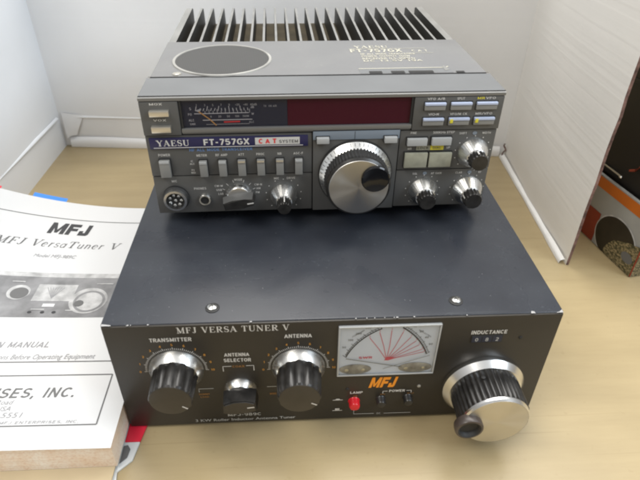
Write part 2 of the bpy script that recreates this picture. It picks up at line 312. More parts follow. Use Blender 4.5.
def _o(x0, x1, y0, y1, a0=90, a1=450, n=16): return arc((x0+x1)/2, (y0+y1)/2, (x1-x0)/2, (y1-y0)/2, a0, a1, n)
SANS = {
 'A': (.72, [[(.02, 0), (.34, .92)], [(.34, .92), (.66, 0)], [(.16, .30), (.52, .30)]]), 'B': (.68, [[(.1, .09), (.1, .91)], [(.1, .91), (.36, .91)]+arc(.36, .71, .18, .20, 90, -90, 6)+[(.1, .51)], [(.36, .51)]+arc(.38, .30, .21, .21, 90, -90, 6)+[(.1, .09)]]),
 'C': (.70, [arc(.38, .5, .29, .41, 45, 315, 14)]), 'D': (.72, [[(.1, 0), (.1, 1)], [(.1, .91), (.32, .91)]+arc(.32, .5, .32, .41, 90, -90, 10)+[(.1, .09)]]),
 'E': (.62, [[(.1, 0), (.1, 1)], [(.1, .91), (.58, .91)], [(.1, .5), (.54, .5)], [(.1, .09), (.58, .09)]]), 'F': (.58, [[(.1, 0), (.1, 1)], [(.1, .91), (.56, .91)], [(.1, .48), (.52, .48)]]),
 'G': (.74, [arc(.38, .5, .29, .41, 45, 330, 14)+[(.66, .46), (.42, .46)]]), 'H': (.70, [[(.1, 0), (.1, 1)], [(.6, 0), (.6, 1)], [(.1, .5), (.6, .5)]]), 'I': (.24, [[(.12, 0), (.12, 1)]]),
 'J': (.56, [[(.46, 1), (.46, .3)]+arc(.26, .28, .20, .19, 0, -170, 8)]), 'K': (.68, [[(.1, 0), (.1, 1)], [(.1, .36), (.62, 1)], [(.26, .56), (.64, 0)]]), 'L': (.56, [[(.1, 1), (.1, 0)], [(.1, .09), (.54, .09)]]),
 'M': (.86, [[(.1, 0), (.1, 1)], [(.1, .95), (.42, .12)], [(.42, .12), (.74, .95)], [(.74, 0), (.74, 1)]]), 'N': (.72, [[(.1, 0), (.1, 1)], [(.1, .95), (.6, .05)], [(.6, 0), (.6, 1)]]),
 'O': (.76, [_o(.09, .67, .09, .91)]), 'P': (.64, [[(.1, 0), (.1, 1)], [(.1, .91), (.34, .91)]+arc(.34, .68, .22, .23, 90, -90, 8)+[(.1, .45)]]), 'Q': (.76, [_o(.09, .67, .09, .91), [(.45, .3), (.68, .02)]]),
 'R': (.68, [[(.1, 0), (.1, 1)], [(.1, .91), (.36, .91)]+arc(.36, .70, .21, .21, 90, -90, 8)+[(.1, .49)], [(.34, .49), (.60, 0)]]),
 'S': (.66, [arc(.33, .70, .23, .21, 25, 270, 10)+arc(.33, .29, .25, .20, 90, -155, 10)]), 'T': (.62, [[(.31, 0), (.31, .9)], [(.02, .91), (.60, .91)]]), 'U': (.70, [[(.1, 1), (.1, .34)]+arc(.35, .34, .25, .25, 180, 360, 10)+[(.6, 1)]]),
 'V': (.68, [[(.03, 1), (.34, .06)], [(.34, .06), (.65, 1)]]), 'W': (.94, [[(.03, 1), (.24, .06)], [(.24, .06), (.47, .9)], [(.47, .9), (.70, .06)], [(.70, .06), (.91, 1)]]), 'X': (.66, [[(.04, 0), (.62, 1)], [(.04, 1), (.62, 0)]]),
 'Y': (.66, [[(.03, 1), (.33, .45)], [(.63, 1), (.33, .45)], [(.33, .48), (.33, 0)]]), 'Z': (.62, [[(.06, .91), (.56, .91)], [(.56, .91), (.06, .09)], [(.06, .09), (.58, .09)]]),
 '0': (.62, [_o(.08, .54, .09, .91)]), '1': (.42, [[(.26, 0), (.26, 1)], [(.26, .92), (.08, .76)]]), '2': (.62, [arc(.31, .68, .22, .23, 165, -20, 8)+[(.08, .09)], [(.06, .09), (.56, .09)]]),
 '3': (.62, [arc(.30, .70, .21, .21, 150, -80, 8), arc(.30, .29, .23, .21, 85, -150, 8)]), '4': (.64, [[(.44, 0), (.44, .95)], [(.44, .95), (.06, .30)], [(.04, .28), (.60, .28)]]), '5': (.62, [[(.52, .91), (.14, .91), (.10, .50)]+arc(.30, .33, .24, .24, 120, -150, 10)]),
 '6': (.62, [arc(.34, .5, .25, .42, 60, 200, 8), _o(.08, .54, .08, .56)]), '7': (.60, [[(.06, .91), (.54, .91)], [(.52, .9), (.22, 0)]]), '8': (.62, [_o(.11, .51, .53, .92), _o(.07, .55, .08, .51)]), '9': (.62, [_o(.08, .54, .44, .92), arc(.29, .5, .25, .42, -120, 15, 8)]),
 '-': (.42, [[(.06, .42), (.36, .42)]]), '/': (.40, [[(.02, 0), (.36, 1)]]), '+': (.5, [[(.06, .45), (.44, .45)], [(.25, .26), (.25, .64)]]), '.': (.24, [[(.12, 0), (.12, .18)]]), ',': (.24, [[(.14, .18), (.08, -.12)]]), ':': (.24, [[(.12, .05), (.12, .22)], [(.12, .5), (.12, .68)]]), ' ': (.36, []),
}

class MB:
    def __init__(s): s.bm = bmesh.new(); s.mats = []; s.k = 0
    def mi(s, m):
        m = M[m] if isinstance(m, str) else m
        if m not in s.mats: s.mats.append(m)
        return s.mats.index(m)
    def box(s, x0, x1, y0, y1, z0, z1, m, bev=0, seg=2, f=None):
        i = s.mi(m); vs = []
        r = bmesh.ops.create_cube(s.bm, size=1)
        for v in r['verts']:
            v.co = Vector(((x0+x1)/2+v.co.x*(x1-x0), (y0+y1)/2+v.co.y*(y1-y0), (z0+z1)/2+v.co.z*(z1-z0)))
        fs = set(sum([list(v.link_faces) for v in r['verts']], []))
        for q in fs: q.material_index = i
        vv = list(r['verts'])
        if bev:
            es = list(set(sum([list(v.link_edges) for v in vv], [])))
            o = bmesh.ops.bevel(s.bm, geom=es, offset=bev, segments=seg, affect='EDGES', profile=.6)
            vv = list(set(sum([list(q.verts) for q in o['faces']], [])) | set(v for v in vv if v.is_valid))
            for q in o['faces']: q.material_index = i
        if f:
            for v in vv: v.co = f(*v.co)
        return vv
    def grid(s, pts, m, smooth=True):     # pts[i][j] rows of Vectors
        i = s.mi(m); vs = [[s.bm.verts.new(p) for p in row] for row in pts]
        for a in range(len(vs)-1):
            for b in range(len(vs[0])-1):
                q = s.bm.faces.new((vs[a][b], vs[a][b+1], vs[a+1][b+1], vs[a+1][b])); q.material_index = i; q.smooth = smooth
    def lathe(s, prof, F, c=(0, 0), mats=('silver',), n=64, flute=None, close=True):
        """prof: [(r, w)]; mats: one per band (last repeats); flute=(count, depth, first band, last band)"""
        rows = []
        for k, (r, w) in enumerate(prof):
            row = []
            for j in range(n):
                a = 2*math.pi*j/n; rr = r
                if flute and flute[2] <= k <= flute[3]:
                    rr = r - flute[1]*(.5-.5*math.cos(a*flute[0]))**flute[4] if len(flute) > 4 else r - flute[1]*(.5-.5*math.cos(a*flute[0]))
                row.append(s.bm.verts.new(F(c[0]+rr*math.cos(a), c[1]+rr*math.sin(a), w)))
            rows.append(row)
        for k in range(len(rows)-1):
            i = s.mi(mats[min(k, len(mats)-1)])
            for j in range(n):
                q = s.bm.faces.new((rows[k][j], rows[k][(j+1) % n], rows[k+1][(j+1) % n], rows[k+1][j])); q.material_index = i; q.smooth = True
        if close:
            q = s.bm.faces.new(rows[-1]); q.material_index = s.mi(mats[-1])
    def poly(s, pts, F, w, m):
        s.k += 1; w = w + (s.k % 40)*2e-6
        q = s.bm.faces.new([s.bm.verts.new(F(x, y, w)) for x, y in pts]); q.material_index = s.mi(m)
    def rect(s, x0, x1, y0, y1, F, w, m): s.poly([(x0, y0), (x1, y0), (x1, y1), (x0, y1)], F, w, m)
    def disc(s, x, y, rx, ry, F, w, m, n=32): s.poly([(x+rx*math.cos(2*math.pi*i/n), y+ry*math.sin(2*math.pi*i/n)) for i in range(n)], F, w, m)
    def stroke(s, pts, wd, F, w, m):
        s.k += 1; w = w + (s.k % 40)*2e-6
        i = s.mi(m); n = len(pts); ws = wd if isinstance(wd, list) else [wd]*n
        if len(ws) < n: ws = ws + [ws[-1]]*(n-len(ws))
        L_, R_ = [], []
        for k in range(n):
            a = Vector(pts[max(0, k-1)]); b = Vector(pts[min(n-1, k+1)]); d = (b-a)
            d = d.normalized() if d.length > 0 else Vector((1, 0)); nx, ny = -d.y, d.x
            x, y = pts[k]; h = ws[k]/2
            L_.append(s.bm.verts.new(F(x+nx*h, y+ny*h, w))); R_.append(s.bm.verts.new(F(x-nx*h, y-ny*h, w)))
        for k in range(n-1):
            q = s.bm.faces.new((R_[k], R_[k+1], L_[k+1], L_[k])); q.material_index = i
    def text(s, t, x, y, h, F, w, m, align='c', bold=0.0, shear=0.0, width=None, slope=0.0):
        """baseline at y (align l/c/r about x), cap height h; width squeezes to fit; slope tilts the baseline"""
        if all(c in SANS for c in t):     # block capitals drawn as strokes
            gap = .12; adv = sum(SANS[c][0]+gap for c in t)-gap; kx = h if not width else width/adv
            cx = {'l': 0, 'c': -adv/2, 'r': -adv}[align]; wd = .13+bold*2.2
            G = lambda u, v, ww: F(x+u*kx+v*h*shear, y+v*h+u*kx*slope, ww)
            for c in t:
                for pl in SANS[c][1]: s.stroke([(cx+a, q) for a, q in pl], wd, G, w, m)
                cx += SANS[c][0]+gap
            return
        vs, fs = glyph_mesh(t, bold)
        if not vs: return
        k = h/FONT_CAP; x0 = min(p[0] for p in vs); x1 = max(p[0] for p in vs); kx = k
        if width: kx = width/(x1-x0)
        off = {'l': 0, 'c': -(x1-x0)/2, 'r': -(x1-x0)}[align]
        s.k += 1; w = w+(s.k % 40)*2e-6
        bv = []
        for px, py in vs:
            u = (px-x0+off)*kx; v = py*k; u += v*shear
            bv.append(s.bm.verts.new(F(x+u, y+v+u*slope, w)))
        i = s.mi(m)
        for f in fs:
            try: q = s.bm.faces.new([bv[j] for j in f]); q.material_index = i
            except ValueError: pass
    def serif(s, t, x, y, h, F, w, m, width, shear=0.0, fat=1.0, gap=.06, slope=0.0):
        tot = sum(SERIF[c][0]+gap for c in t)-gap; kx = width/tot; cx = 0
        G = lambda u, v, ww: F(x+u*kx+v*h*shear, y+v*h+u*kx*slope, ww)
        for c in t:
            adv, st = SERIF[c]
            for pts, wd in st:
                ws = [q*fat for q in wd] if isinstance(wd, list) else wd*fat
                s.stroke([(cx+a, b) for a, b in pts], ws, G, w, m)
            cx += adv+gap
    def emblem(s, x, y, h, width, F, w, m, shear=.28):
        tot = sum(BLOCK[c][0] for c in 'MFJ')-.08; kx = width/tot; cx = 0
        for c in 'MFJ':
            adv, ps = BLOCK[c]
            for p in ps: s.poly([(x+(cx+a)*kx+b*h*shear, y+b*h) for a, b in p], F, w, m)
            cx += adv
    def tube(s, pts, r, m, n=10):
        i = s.mi(m); rows = []
        for k, p in enumerate(pts):
            p = Vector(p); d = (Vector(pts[min(k+1, len(pts)-1)])-Vector(pts[max(0, k-1)])).normalized()
            a = d.orthogonal().normalized(); b = d.cross(a)
            if k and rows: pass
            rows.append([s.bm.verts.new(p+r*(math.cos(2*math.pi*j/n)*a+math.sin(2*math.pi*j/n)*b)) for j in range(n)])
        for k in range(len(rows)-1):
            for j in range(n):
                q = s.bm.faces.new((rows[k][j], rows[k][(j+1) % n], rows[k+1][(j+1) % n], rows[k+1][j])); q.material_index = i; q.smooth = True
        for rw in (rows[0], rows[-1]):
            q = s.bm.faces.new(rw); q.material_index = i
    def build(s, name, parent=None, angle=35, recalc=True):
        if recalc: bmesh.ops.recalc_face_normals(s.bm, faces=s.bm.faces)
        me = bpy.data.meshes.new(name); s.bm.to_mesh(me); s.bm.free()
        for m in s.mats: me.materials.append(m)
        for p in me.polygons: p.use_smooth = True
        me.set_sharp_from_angle(angle=math.radians(angle))
        o = bpy.data.objects.new(name, me); COL.objects.link(o)
        if parent: o.parent = parent
        return o

def thing(name, label, cat, loc=(0, 0, 0), rz=0, group=None):
    o = bpy.data.objects.new(name, None); COL.objects.link(o); o.empty_display_size = .02
    o.location = loc; o.rotation_euler = (0, 0, rz); o['label'] = label; o['category'] = cat
    if group: o['group'] = group
    return o
def tag(o, label, cat): o['label'] = label; o['category'] = cat; return o
def simple_box(name, parent, x0, x1, y0, y1, z0, z1, m, bev=.0004, seg=2):
    b = MB(); b.box(x0, x1, y0, y1, z0, z1, m, bev, seg); return b.build(name, parent)

# ------------------------------------------------------------------ the setting
b = MB()
b.box(-1.1, 1.3, -.9, 1.3, -.03, 0, 'table', .003)
tb = b.build('table'); tb['kind'] = 'structure'

# ------------------------------------------------------------------ cardboard screen
scr = thing('cardboard_screen', 'white corrugated cardboard screen folded around the back and both sides of the radios', 'cardboard', (-.315, .4375, 0))
def panel_mb(p0, p1, h, th, front, edge, warp=.0015, n=26, top_wave=0, ragged=None, lean=0.0):
    """upright sheet from p0 to p1 with its printed face on the left of p0->p1 when front=+1"""
    b = MB(); p0 = Vector(p0); p1 = Vector(p1); d = p1-p0; nn = Vector((-d.y, d.x)).normalized()*front
    rng = random.Random(int(abs(p0.x*1e4)))
    nz = 24; ph = rng.random()*6
    def pt(i, j, off):
        t = i/n; z = h*j/nz
        q = p0+d*t
        if ragged and i == n: q = q+d.normalized()*(rng.uniform(-1, 1)*ragged)
        w = warp*math.sin(ph+5*t)*math.sin(2.2*z/h+1) + lean*z
        q = q+nn*(off+w)
        return Vector((q.x, q.y, z))
    fr = [[pt(i, j, 0) for j in range(nz+1)] for i in range(n+1)]
    bk = [[v - Vector((nn.x, nn.y, 0))*th for v in row] for row in fr]
    b.grid(fr, front_mat[edge]); b.grid(bk, 'kraft')
    b.grid([fr[-1], bk[-1]], 'card_edge', False); b.grid([fr[0], bk[0]], 'card_edge', False)
    b.grid([[r[-1] for r in fr], [r[-1] for r in bk]], 'card_edge', False)
    b.grid([[r[0] for r in fr], [r[0] for r in bk]], 'card_edge', False)
    return b
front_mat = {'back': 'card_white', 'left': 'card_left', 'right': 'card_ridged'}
inv = Vector((-.315, .4375, 0))
def to_screen(b, name, angle=35):
    bmesh.ops.translate(b.bm, verts=b.bm.verts, vec=-inv)
    return b.build(name, scr, angle, recalc=True)
to_screen(panel_mb((-.3400, .4405), (.2750, .3902), .33, .004, -1, 'back', .002), 'back_panel')
to_screen(panel_mb((-.3160, .4400), (-.332, .05), .33, .004, 1, 'left', .002), 'left_panel')
to_screen(panel_mb((.2500, .394), (.2345, .1625), .36, .0026, -1, 'right', .0012, ragged=.0009), 'right_panel')
# rolled lip along the foot of the back panel, folded lip along the right panel, strip of card along the left one
def lip(p0, p1, r, hgt, m, name, sag=0.0, n=30):
    b = MB(); p0 = Vector(p0); p1 = Vector(p1); d = p1-p0; nn = Vector((d.y, -d.x)).normalized()
    rows = []; rng = random.Random(3)
    for i in range(n+1):
        t = i/n; q = p0+d*t; k = 1+.12*math.sin(7*t+1)+.05*math.sin(23*t)
        row = []
        for off, z in ((1.05, .0004), (1.12, .10), (1.0, .55), (.86, .82), (.5, .97), (0, 1.12), (-.3, 1.2)):
            row.append(Vector((q.x+nn.x*off*r*k, q.y+nn.y*off*r*k, max(.0004, z*hgt*k))))
        rows.append(row)
    b.grid(rows, m); to_screen(b, name, 60)
lip((-.309, .4355), (.244, .3905), .0026, .0098, 'card_white', 'bottom_lip')
lip((.2475, .386), (.2325, .165), .0030, .0042, 'card_fold', 'bottom_lip')
# creases and torn corner flap
def crease(p0, p1, z0, z1, nn, m, name):
    b = MB(); p0 = Vector(p0); p1 = Vector(p1); nn = Vector(nn)
    rows = []
    for i in range(25):
        t = i/24; q = p0.lerp(p1, t); z = z0+(z1-z0)*t
        rows.append([Vector((q.x+nn.x*o, q.y+nn.y*o, z+dz)) for o, dz in ((-.001, -.0016), (.0016, -.0006), (.0018, .0002), (-.001, .0022))])
    b.grid(rows, m); to_screen(b, name, 80)
crease((-.312, .4378), (.2, .396), .040, .040, (-.08, -1), 'card_white', 'score_line')
crease((-.3160, .428), (-.331, .06), .041, .044, (1, -.04), 'card_left', 'score_line')
b = MB()   # small crumpled fold in the corner, lying against the back panel
rows = [[Vector((-.3125, .4335, .012)), Vector((-.3060, .4322, .016)), Vector((-.2990, .4335, .0165))],
        [Vector((-.3130, .4345, .028)), Vector((-.3030, .4325, .028)), Vector((-.2930, .4338, .029))],
        [Vector((-.3130, .4370, .046)), Vector((-.2990, .4352, .044)), Vector((-.2850, .4358, .043))]]
b.grid(rows, 'card_white'); to_screen(b, 'corner_fold', 80)
b = MB()   # frayed brown tear at the right fold
rows = []
for i in range(13):
    t = i/12; z = .001+.020*t
    x = .2475-.0015*math.sin(9*t); y = .3845-.001*math.sin(14*t)
    wd = .0007+.0009*abs(math.sin(11*t))*(1-.5*t)
    rows.append([Vector((x-wd, y-.0008, z)), Vector((x, y-.0022, z)), Vector((x+wd, y-.0008, z))])
b.grid(rows, 'card_edge'); to_screen(b, 'frayed_fold', 30)

# ------------------------------------------------------------------ antenna tuner
H = .0957
tun = thing('antenna_tuner', 'wide black antenna tuner with cross needle meter and large silver crank knob, under the radio', 'antenna tuner')
F = FRONT()
b = MB()
b.box(-.1365, .1365, .0012, .381, .0022, H, 'case_black', .0011, 3)
for k in range(13):      # chips of bare metal along the worn front top edge
    x = random.choice([random.uniform(-.1355, -.09), random.uniform(.02, .1355), random.uniform(-.1355, .1355)])
    l = random.uniform(.0002, .0009)
    b.poly([(x-l, .0005), (x+l*.7, .0004), (x+l, .0011), (x-l*.4, .0013)], TOP(0, 0, H), .00003, 'chip')
b.poly([(.1160, .0006), (.1188, .0006), (.1184, .0022), (.1168, .0026)], TOP(0, 0, H), .00004, 'chip')
b.poly([(-.1358, .0006), (-.1300, .0006), (-.1306, .0014), (-.1358, .0024)], TOP(0, 0, H), .00004, 'chip')
b.poly([(.1310, .0006), (.1358, .0006), (.1358, .0032), (.1336, .0014)], TOP(0, 0, H), .00004, 'chip')
for k in range(40):      # dust specks on the lid
    x = random.uniform(-.13, .13); y = random.uniform(.01, .1); l = random.uniform(.0001, .00028)
    b.poly([(x-l, y), (x, y-l), (x+l, y), (x, y+l)], TOP(0, 0, H), .00003, 'chip')
case = b.build('case', tun)
b = MB()
b.box(-.1358, .1358, 0, .002, .0028, H-.0007, 'panel_black', .0004)
fp = b.build('front_panel', tun)
for sx in (-1, 1):
    for y in (.02, .36):
        b = MB(); b.lathe([(.006, -.0022), (.007, 0)], TOP(sx*.12, y, .0022), mats=('rubber',), n=20); b.build('rubber_foot', tun)

def seg_dial(b, cx, cz, r0):     # 0-10 scale over the top half
    for i in range(51):
        a = math.radians(183-186*i/50); big = i % 5 == 0
        ra, rb = r0+.0010, r0+(.0030 if big else .0022)
        b.stroke([(cx+ra*math.cos(a), cz+ra*math.sin(a)), (cx+rb*math.cos(a), cz+rb*math.sin(a))], .00038, F, .0002, 'white_ink')
    for i in range(11):
        a = math.radians(183-186*i/10); rr = r0+.0050
        b.text(str(i), cx+rr*1.02*math.cos(a), cz+rr*math.sin(a)-.0009, .0019, F, .0002, 'orange_ink', bold=.012)
b = MB()
b.serif('MFJ VERSA TUNER V', -.0935, .0890, .0046, F, .0002, 'white_ink', .0655, fat=1.0)
b.text('TRANSMITTER', -.098, .0824, .0031, F, .0002, 'white_ink', bold=.03, width=.0245)
b.text('ANTENNA', -.023, .0824, .0031, F, .0002, 'white_ink', bold=.03, width=.0162)
b.text('ANTENNA', -.0604, .0680, .0030, F, .0002, 'white_ink', bold=.03, width=.0150)
b.text('SELECTOR', -.0604, .0632, .0030, F, .0002, 'white_ink', bold=.03, width=.0166)
for q_ in ((-.098, .058), (-.023, .0562)):
    d_ = MB(); seg_dial(d_, q_[0], q_[1], .0166); d_.build('dial_scale', fp)
b.stroke([(-.0697, .0548), (-.0697, .0593), (-.0645, .0593)], .0005, F, .0002, 'white_ink')
b.stroke([(-.0508, .0548), (-.0508, .0593), (-.0555, .0593)], .0005, F, .0002, 'white_ink')
b.text('COAX', -.0602, .0580, .0019, F, .0002, 'dim_orange', width=.0075)
b.stroke([(-.0868, .0358), (-.0868, .0389), (-.0774, .0389)], .0005, F, .0002, 'grey_ink')
b.text('DUMMY', -.0838, .0328, .0017, F, .0002, 'dim_orange', width=.0068); b.text('LOAD', -.0838, .0302, .0017, F, .0002, 'dim_orange', width=.0055)
b.stroke([(-.0435, .0388), (-.0374, .0388)], .0005, F, .0002, 'grey_ink')
b.text('WIRE', -.0398, .0308, .0018, F, .0002, 'dim_orange', width=.0045)
b.text('MFJ-989C', -.0597, .0098, .0029, F, .0002, 'grey_ink', bold=.02, width=.0222)
b.text('3 KW Roller Inductor Antenna Tuner', -.0592, .0052, .0025, F, .0002, 'grey_ink', bold=.01, width=.067)
d_ = MB(); d_.emblem(.0222, .0338, .0100, .0168, F, .0002, 'logo_orange', .22); d_.build('printed_emblem', fp)
b.build('printed_lettering', fp)
b = MB()
b.text('LAMP', .0146, .0284, .0023, F, .0002, 'white_ink', bold=.03, width=.0082)
b.text('ON', .0140, .0252, .0016, F, .0002, 'dim_orange')
b.text('POWER', .0415, .0288, .0023, F, .0002, 'white_ink', bold=.03, width=.0105)
b.stroke([(.0322, .0276), (.0322, .0299), (.0352, .0299)], .0005, F, .0002, 'white_ink')
b.stroke([(.0510, .0276), (.0510, .0299), (.0478, .0299)], .0005, F, .0002, 'white_ink')
b.text('AVG', .0322, .0262, .0014, F, .0002, 'dim_orange'); b.text('HI LO', .0508, .0262, .0014, F, .0002, 'dim_orange')
# push button pictograms: out and in
for z, up in ((.0222, 0), (.0112, 1)):
    b.rect(-.0008, .0058, z, z+.0006, F, .0002, 'white_ink')
    if up: b.rect(.0010, .0040, z+.0006, z+.0026, F, .0002, 'white_ink')
    else: b.poly([(.0008, z+.0006), (.0042, z+.0006), (.0034, z+.0016), (.0016, z+.0016)], F, .0002, 'white_ink')
b.stroke([(.0138, .0122), (.0138, .0070), (.0276, .0068)], .0005, F, .0002, 'grey_ink')
b.stroke([(.0345, .0066), (.0530, .0064)], .0005, F, .0002, 'grey_ink')
b.text('DC', .0310, .0058, .0018, F, .0002, 'grey_ink')
b.build('button_legend', fp)
b = MB()
b.text('INDUCTANCE', .0932, .0803, .0031, F, .0002, 'white_ink', bold=.03, width=.0222)
b.build('counter_legend', fp)

def fluted_knob(cx, cz, r_sk, r_b, r_f, d, rot, name='tuning_knob'):
    root = MB()
    root.lathe([(r_b*.985, .0050), (r_b, .0064), (r_f, d-.0010), (r_f-.0008, d)], F, (cx, cz), ('knob_black', 'knob_black', 'knob_black', 'knob_black'), 144, (12, .0011, 0, 2, 2.0))
    kn = root.build(name, tun, 25)
    s = MB(); s.lathe([(r_sk+.0006, 0), (r_sk+.0006, .0012), (r_b-.0002, .0066), (r_b-.0010, .0067)], F, (cx, cz), ('satin',), 96); s.build('metal_skirt', kn)
    c = MB(); c.lathe([(r_f-.0009, d-.0006), (r_f-.0010, d+.0002), (r_f-.0018, d+.0004)], F, (cx, cz), ('knob_cap',), 64)
    c.stroke([(cx+(r_f-.0050)*math.cos(rot), cz+(r_f-.0050)*math.sin(rot)), (cx+(r_f-.0012)*math.cos(rot), cz+(r_f-.0012)*math.sin(rot))], .0009, F, d+.0006, 'white_ink')
    c.build('knob_cap', kn)
    return kn
fluted_knob(-.098, .058, .0160, .0138, .0130, .0235, math.radians(-38))
fluted_knob(-.023, .0562, .0160, .0138, .0130, .0240, math.radians(-30))
# antenna selector: round skirt with a chunky bar
cx, cz = -.0604, .0372
b = MB()
bar = [(-.0112, -.0048), (-.0100, .0040), (-.0030, .0066), (.0050, .0064), (.0108, .0036), (.0112, -.0044), (.0060, -.0066), (-.0060, -.0068)]
ca, sa = math.cos(math.radians(4)), math.sin(math.radians(4))
bar = [(cx+x*ca-z*sa, cz+x*sa+z*ca) for x, z in bar]
lo = [b.bm.verts.new(F(x, z, .0040)) for x, z in bar]; hi = [b.bm.verts.new(F(cx+(x-cx)*.95, cz+(z-cz)*.9, .0150)) for x, z in bar]
i0 = b.mi('knob_black'); i1 = b.mi('knob_cap')
for j in range(8):
    q = b.bm.faces.new((lo[j], lo[(j+1) % 8], hi[(j+1) % 8], hi[j])); q.material_index = i0
q = b.bm.faces.new(hi); q.material_index = i1
es = list(q.edges); bmesh.ops.bevel(b.bm, geom=es, offset=.0007, segments=2, affect='EDGES')
sel = b.build('selector_knob', tun)
s = MB(); s.lathe([(.0104, 0), (.0104, .0010), (.0082, .0050), (.0076, .0051)], F, (cx, cz), ('satin',), 64); s.build('metal_skirt', sel)
s = MB(); s.stroke([(cx+.0050, cz+.0002), (cx+.0094, cz+.0008)], .0010, F, .01515, 'white_ink'); s.build('pointer_line', sel)

# cross needle meter
x0, x1, z0, z1 = .0010, .0628, .0474, .0910
mt = MB()
fr = .0011
mt.box(x0, x1, -.0018, .0004, z0, z0+fr, 'meter_case', .0005); mt.box(x0, x1, -.0018, .0004, z1-fr, z1, 'meter_case', .0005)
mt.box(x0, x0+fr, -.0017, .0004, z0+fr, z1-fr, 'meter_case', .0004); mt.box(x1-fr, x1, -.0017, .0004, z0+fr, z1-fr, 'meter_case', .0004)
meter = mt.build('power_meter', tun)
c = MB(); c.rect(x0+fr, x1-fr, z0+fr, z1-fr, F, .0003, 'meter_face')
W = .0005
ox, oz = .0318, .0605
# the two curved power scales
def crv(p, q, r, n=18):
    out = []
    for i in range(n+1):
        t = i/n; out.append(((1-t)**2*p[0]+2*t*(1-t)*q[0]+t*t*r[0], (1-t)**2*p[1]+2*t*(1-t)*q[1]+t*t*r[1]))
    return out
A1 = crv((.0062, .0640), (.0120, .0800), (.0270, .0880)); A2 = crv((.0395, .0882), (.0510, .0800), (.0565, .0648))
c.stroke(A1, .0007, F, W, 'dark_ink'); c.stroke(A2, .0008, F, W, 'dark_ink')
c.stroke([(x-.0003, z+.0016) for x, z in A1], .0003, F, W, 'mid_ink'); c.stroke([(x+.0012, z+.0014) for x, z in A2], .0003, F, W, 'mid_ink')
for i in range(0, 19, 1):
    for A_, sg in ((A1, -1), (A2, 1)):
        x, z = A_[i]; l = .0026 if i % 3 == 0 else .0014
        c.stroke([(x, z), (x+sg*l*.75, z+l*.75)], .0003, F, W, 'dark_ink')
for t_s, A_, sg in ((['50', '100', '200', '300'], A1, -1), (['10', '20', '40', '60'], A2, 1)):
    for k, s_ in enumerate(t_s):
        x, z = A_[3+k*4]; c.text(s_, x+sg*.0036, z+.0030, .0017, F, W, 'mid_ink')
# red standing wave fan
for ex, ez in ((.0200, .0806), (.0258, .0848), (.0330, .0862), (.0402, .0850), (.0452, .0800), (.0488, .0766), (.0510, .0730), (.0535, .0690), (.0548, .0668)):
    c.stroke([(ox, oz), (ox+(ex-ox)*.5+.0004, oz+(ez-oz)*.5), (ex, ez)], .00036, F, W, 'pink_ink')
    c.text('3', ex, ez+.0006, .0013, F, W, 'pink_ink')
c.poly([(ox-.0014, oz-.0004), (ox+.0010, oz-.0006), (ox+.0060, oz+.0014), (ox+.0024, oz+.0026), (ox-.0002, oz+.0024)], F, W-.0001, 'pink_ink')
c.text('SWR', .0185, .0622, .0020, F, W, 'pink_ink', bold=.02, width=.0085)
c.text('FORWARD', .0130, .0838, .0012, F, W, 'mid_ink', slope=.75); c.text('REFLECTED', .0535, .0822, .0012, F, W, 'mid_ink', slope=-.75)
c.build('meter_card', meter)
nd = MB()
nd.stroke([(.0062, .0632), (.0420, .0540)], .0005, F, .0010, 'mid_ink'); nd.stroke([(.0585, .0640), (.0300, .0530)], .0004, F, .0011, 'soft_ink')
nd.build('needle', meter)
for px, w2 in ((.0126, .0100), (.0506, .0106)):
    s = MB()
    s.lathe([(1, .0004), (1, .0008), (.92, .0010)], (lambda u, v, w, px=px, w2=w2: F(px+u*w2, .0530+v*.0044, w)), mats=('smoke',), n=40); 
    for q in (-.55, .5): s.lathe([(.0013, .0009), (.0013, .0012), (.0009, .0013)], F, (px+q*w2, .0525), ('nickel',), 16)
    s.build('meter_boss', meter)
g = MB(); g.rect(x0+fr, x1-fr, z0+fr, z1-fr, F, .0015, 'clear'); g.build('clear_cover', meter, recalc=False)

# counter window
b = MB(); b.box(.0828, .1024, -.0006, .0004, .0734, .0791, 'radio_dark', .0002)
b.box(.0833, .0890, -.0007, 0, .0739, .0786, 'window_black'); b.box(.0897, .0954, -.0007, 0, .0739, .0786, 'window_black'); b.box(.0961, .1018, -.0007, 0, .0739, .0786, 'window_black')
for k, s_ in enumerate('082'): b.text(s_, .08615+.0064*k, .0746, .0031, F, .0008, 'grey_ink', bold=.01)
b.build('turns_counter', tun)

# push buttons and lamp
for x, z, r, d, m, nm in ((.0134, .0207, .0036, .0056, 'lampred', 'lamp_button'), (.0312, .0215, .0031, .0050, 'knob_black', 'push_button'), (.0492, .0222, .0031, .0050, 'knob_black', 'push_button')):
    b = MB(); b.lathe([(r+.0004, 0), (r, .0006), (r, d-.0012), (r-.0005, d-.0003), (r-.0014, d)], F, (x, z), (m,), 32); b.build(nm, tun)
for x, z in ((.0556, .0337), (.0085, .0330), (.1140, .0760)):
    b = MB(); b.lathe([(.0012, 0), (.0011, .0005), (.0006, .0007)], F, (x, z), ('radio_dark' if x != .0556 else 'smoke',), 16); b.build('panel_rivet', tun)
for x, y in ((-.0737, .0132), (.0737, .0132)):
    b = MB(); G = TOP(x, y, H); b.lathe([(.0042, 0), (.0042, .0004), (.0036, .0007)], G, mats=('radio_dark',), n=24)
    b.lathe([(.0030, .0006), (.0029, .0014), (.0020, .0020), (.0008, .0022)], G, mats=('nickel',), n=24)
    b.stroke([(-.0018, -.0006), (.0018, .0006)], .0006, G, .00225, 'radio_dark'); b.stroke([(.0006, -.0018), (-.0006, .0018)], .0006, G, .00226, 'radio_dark')
    b.build('lid_screw', tun)

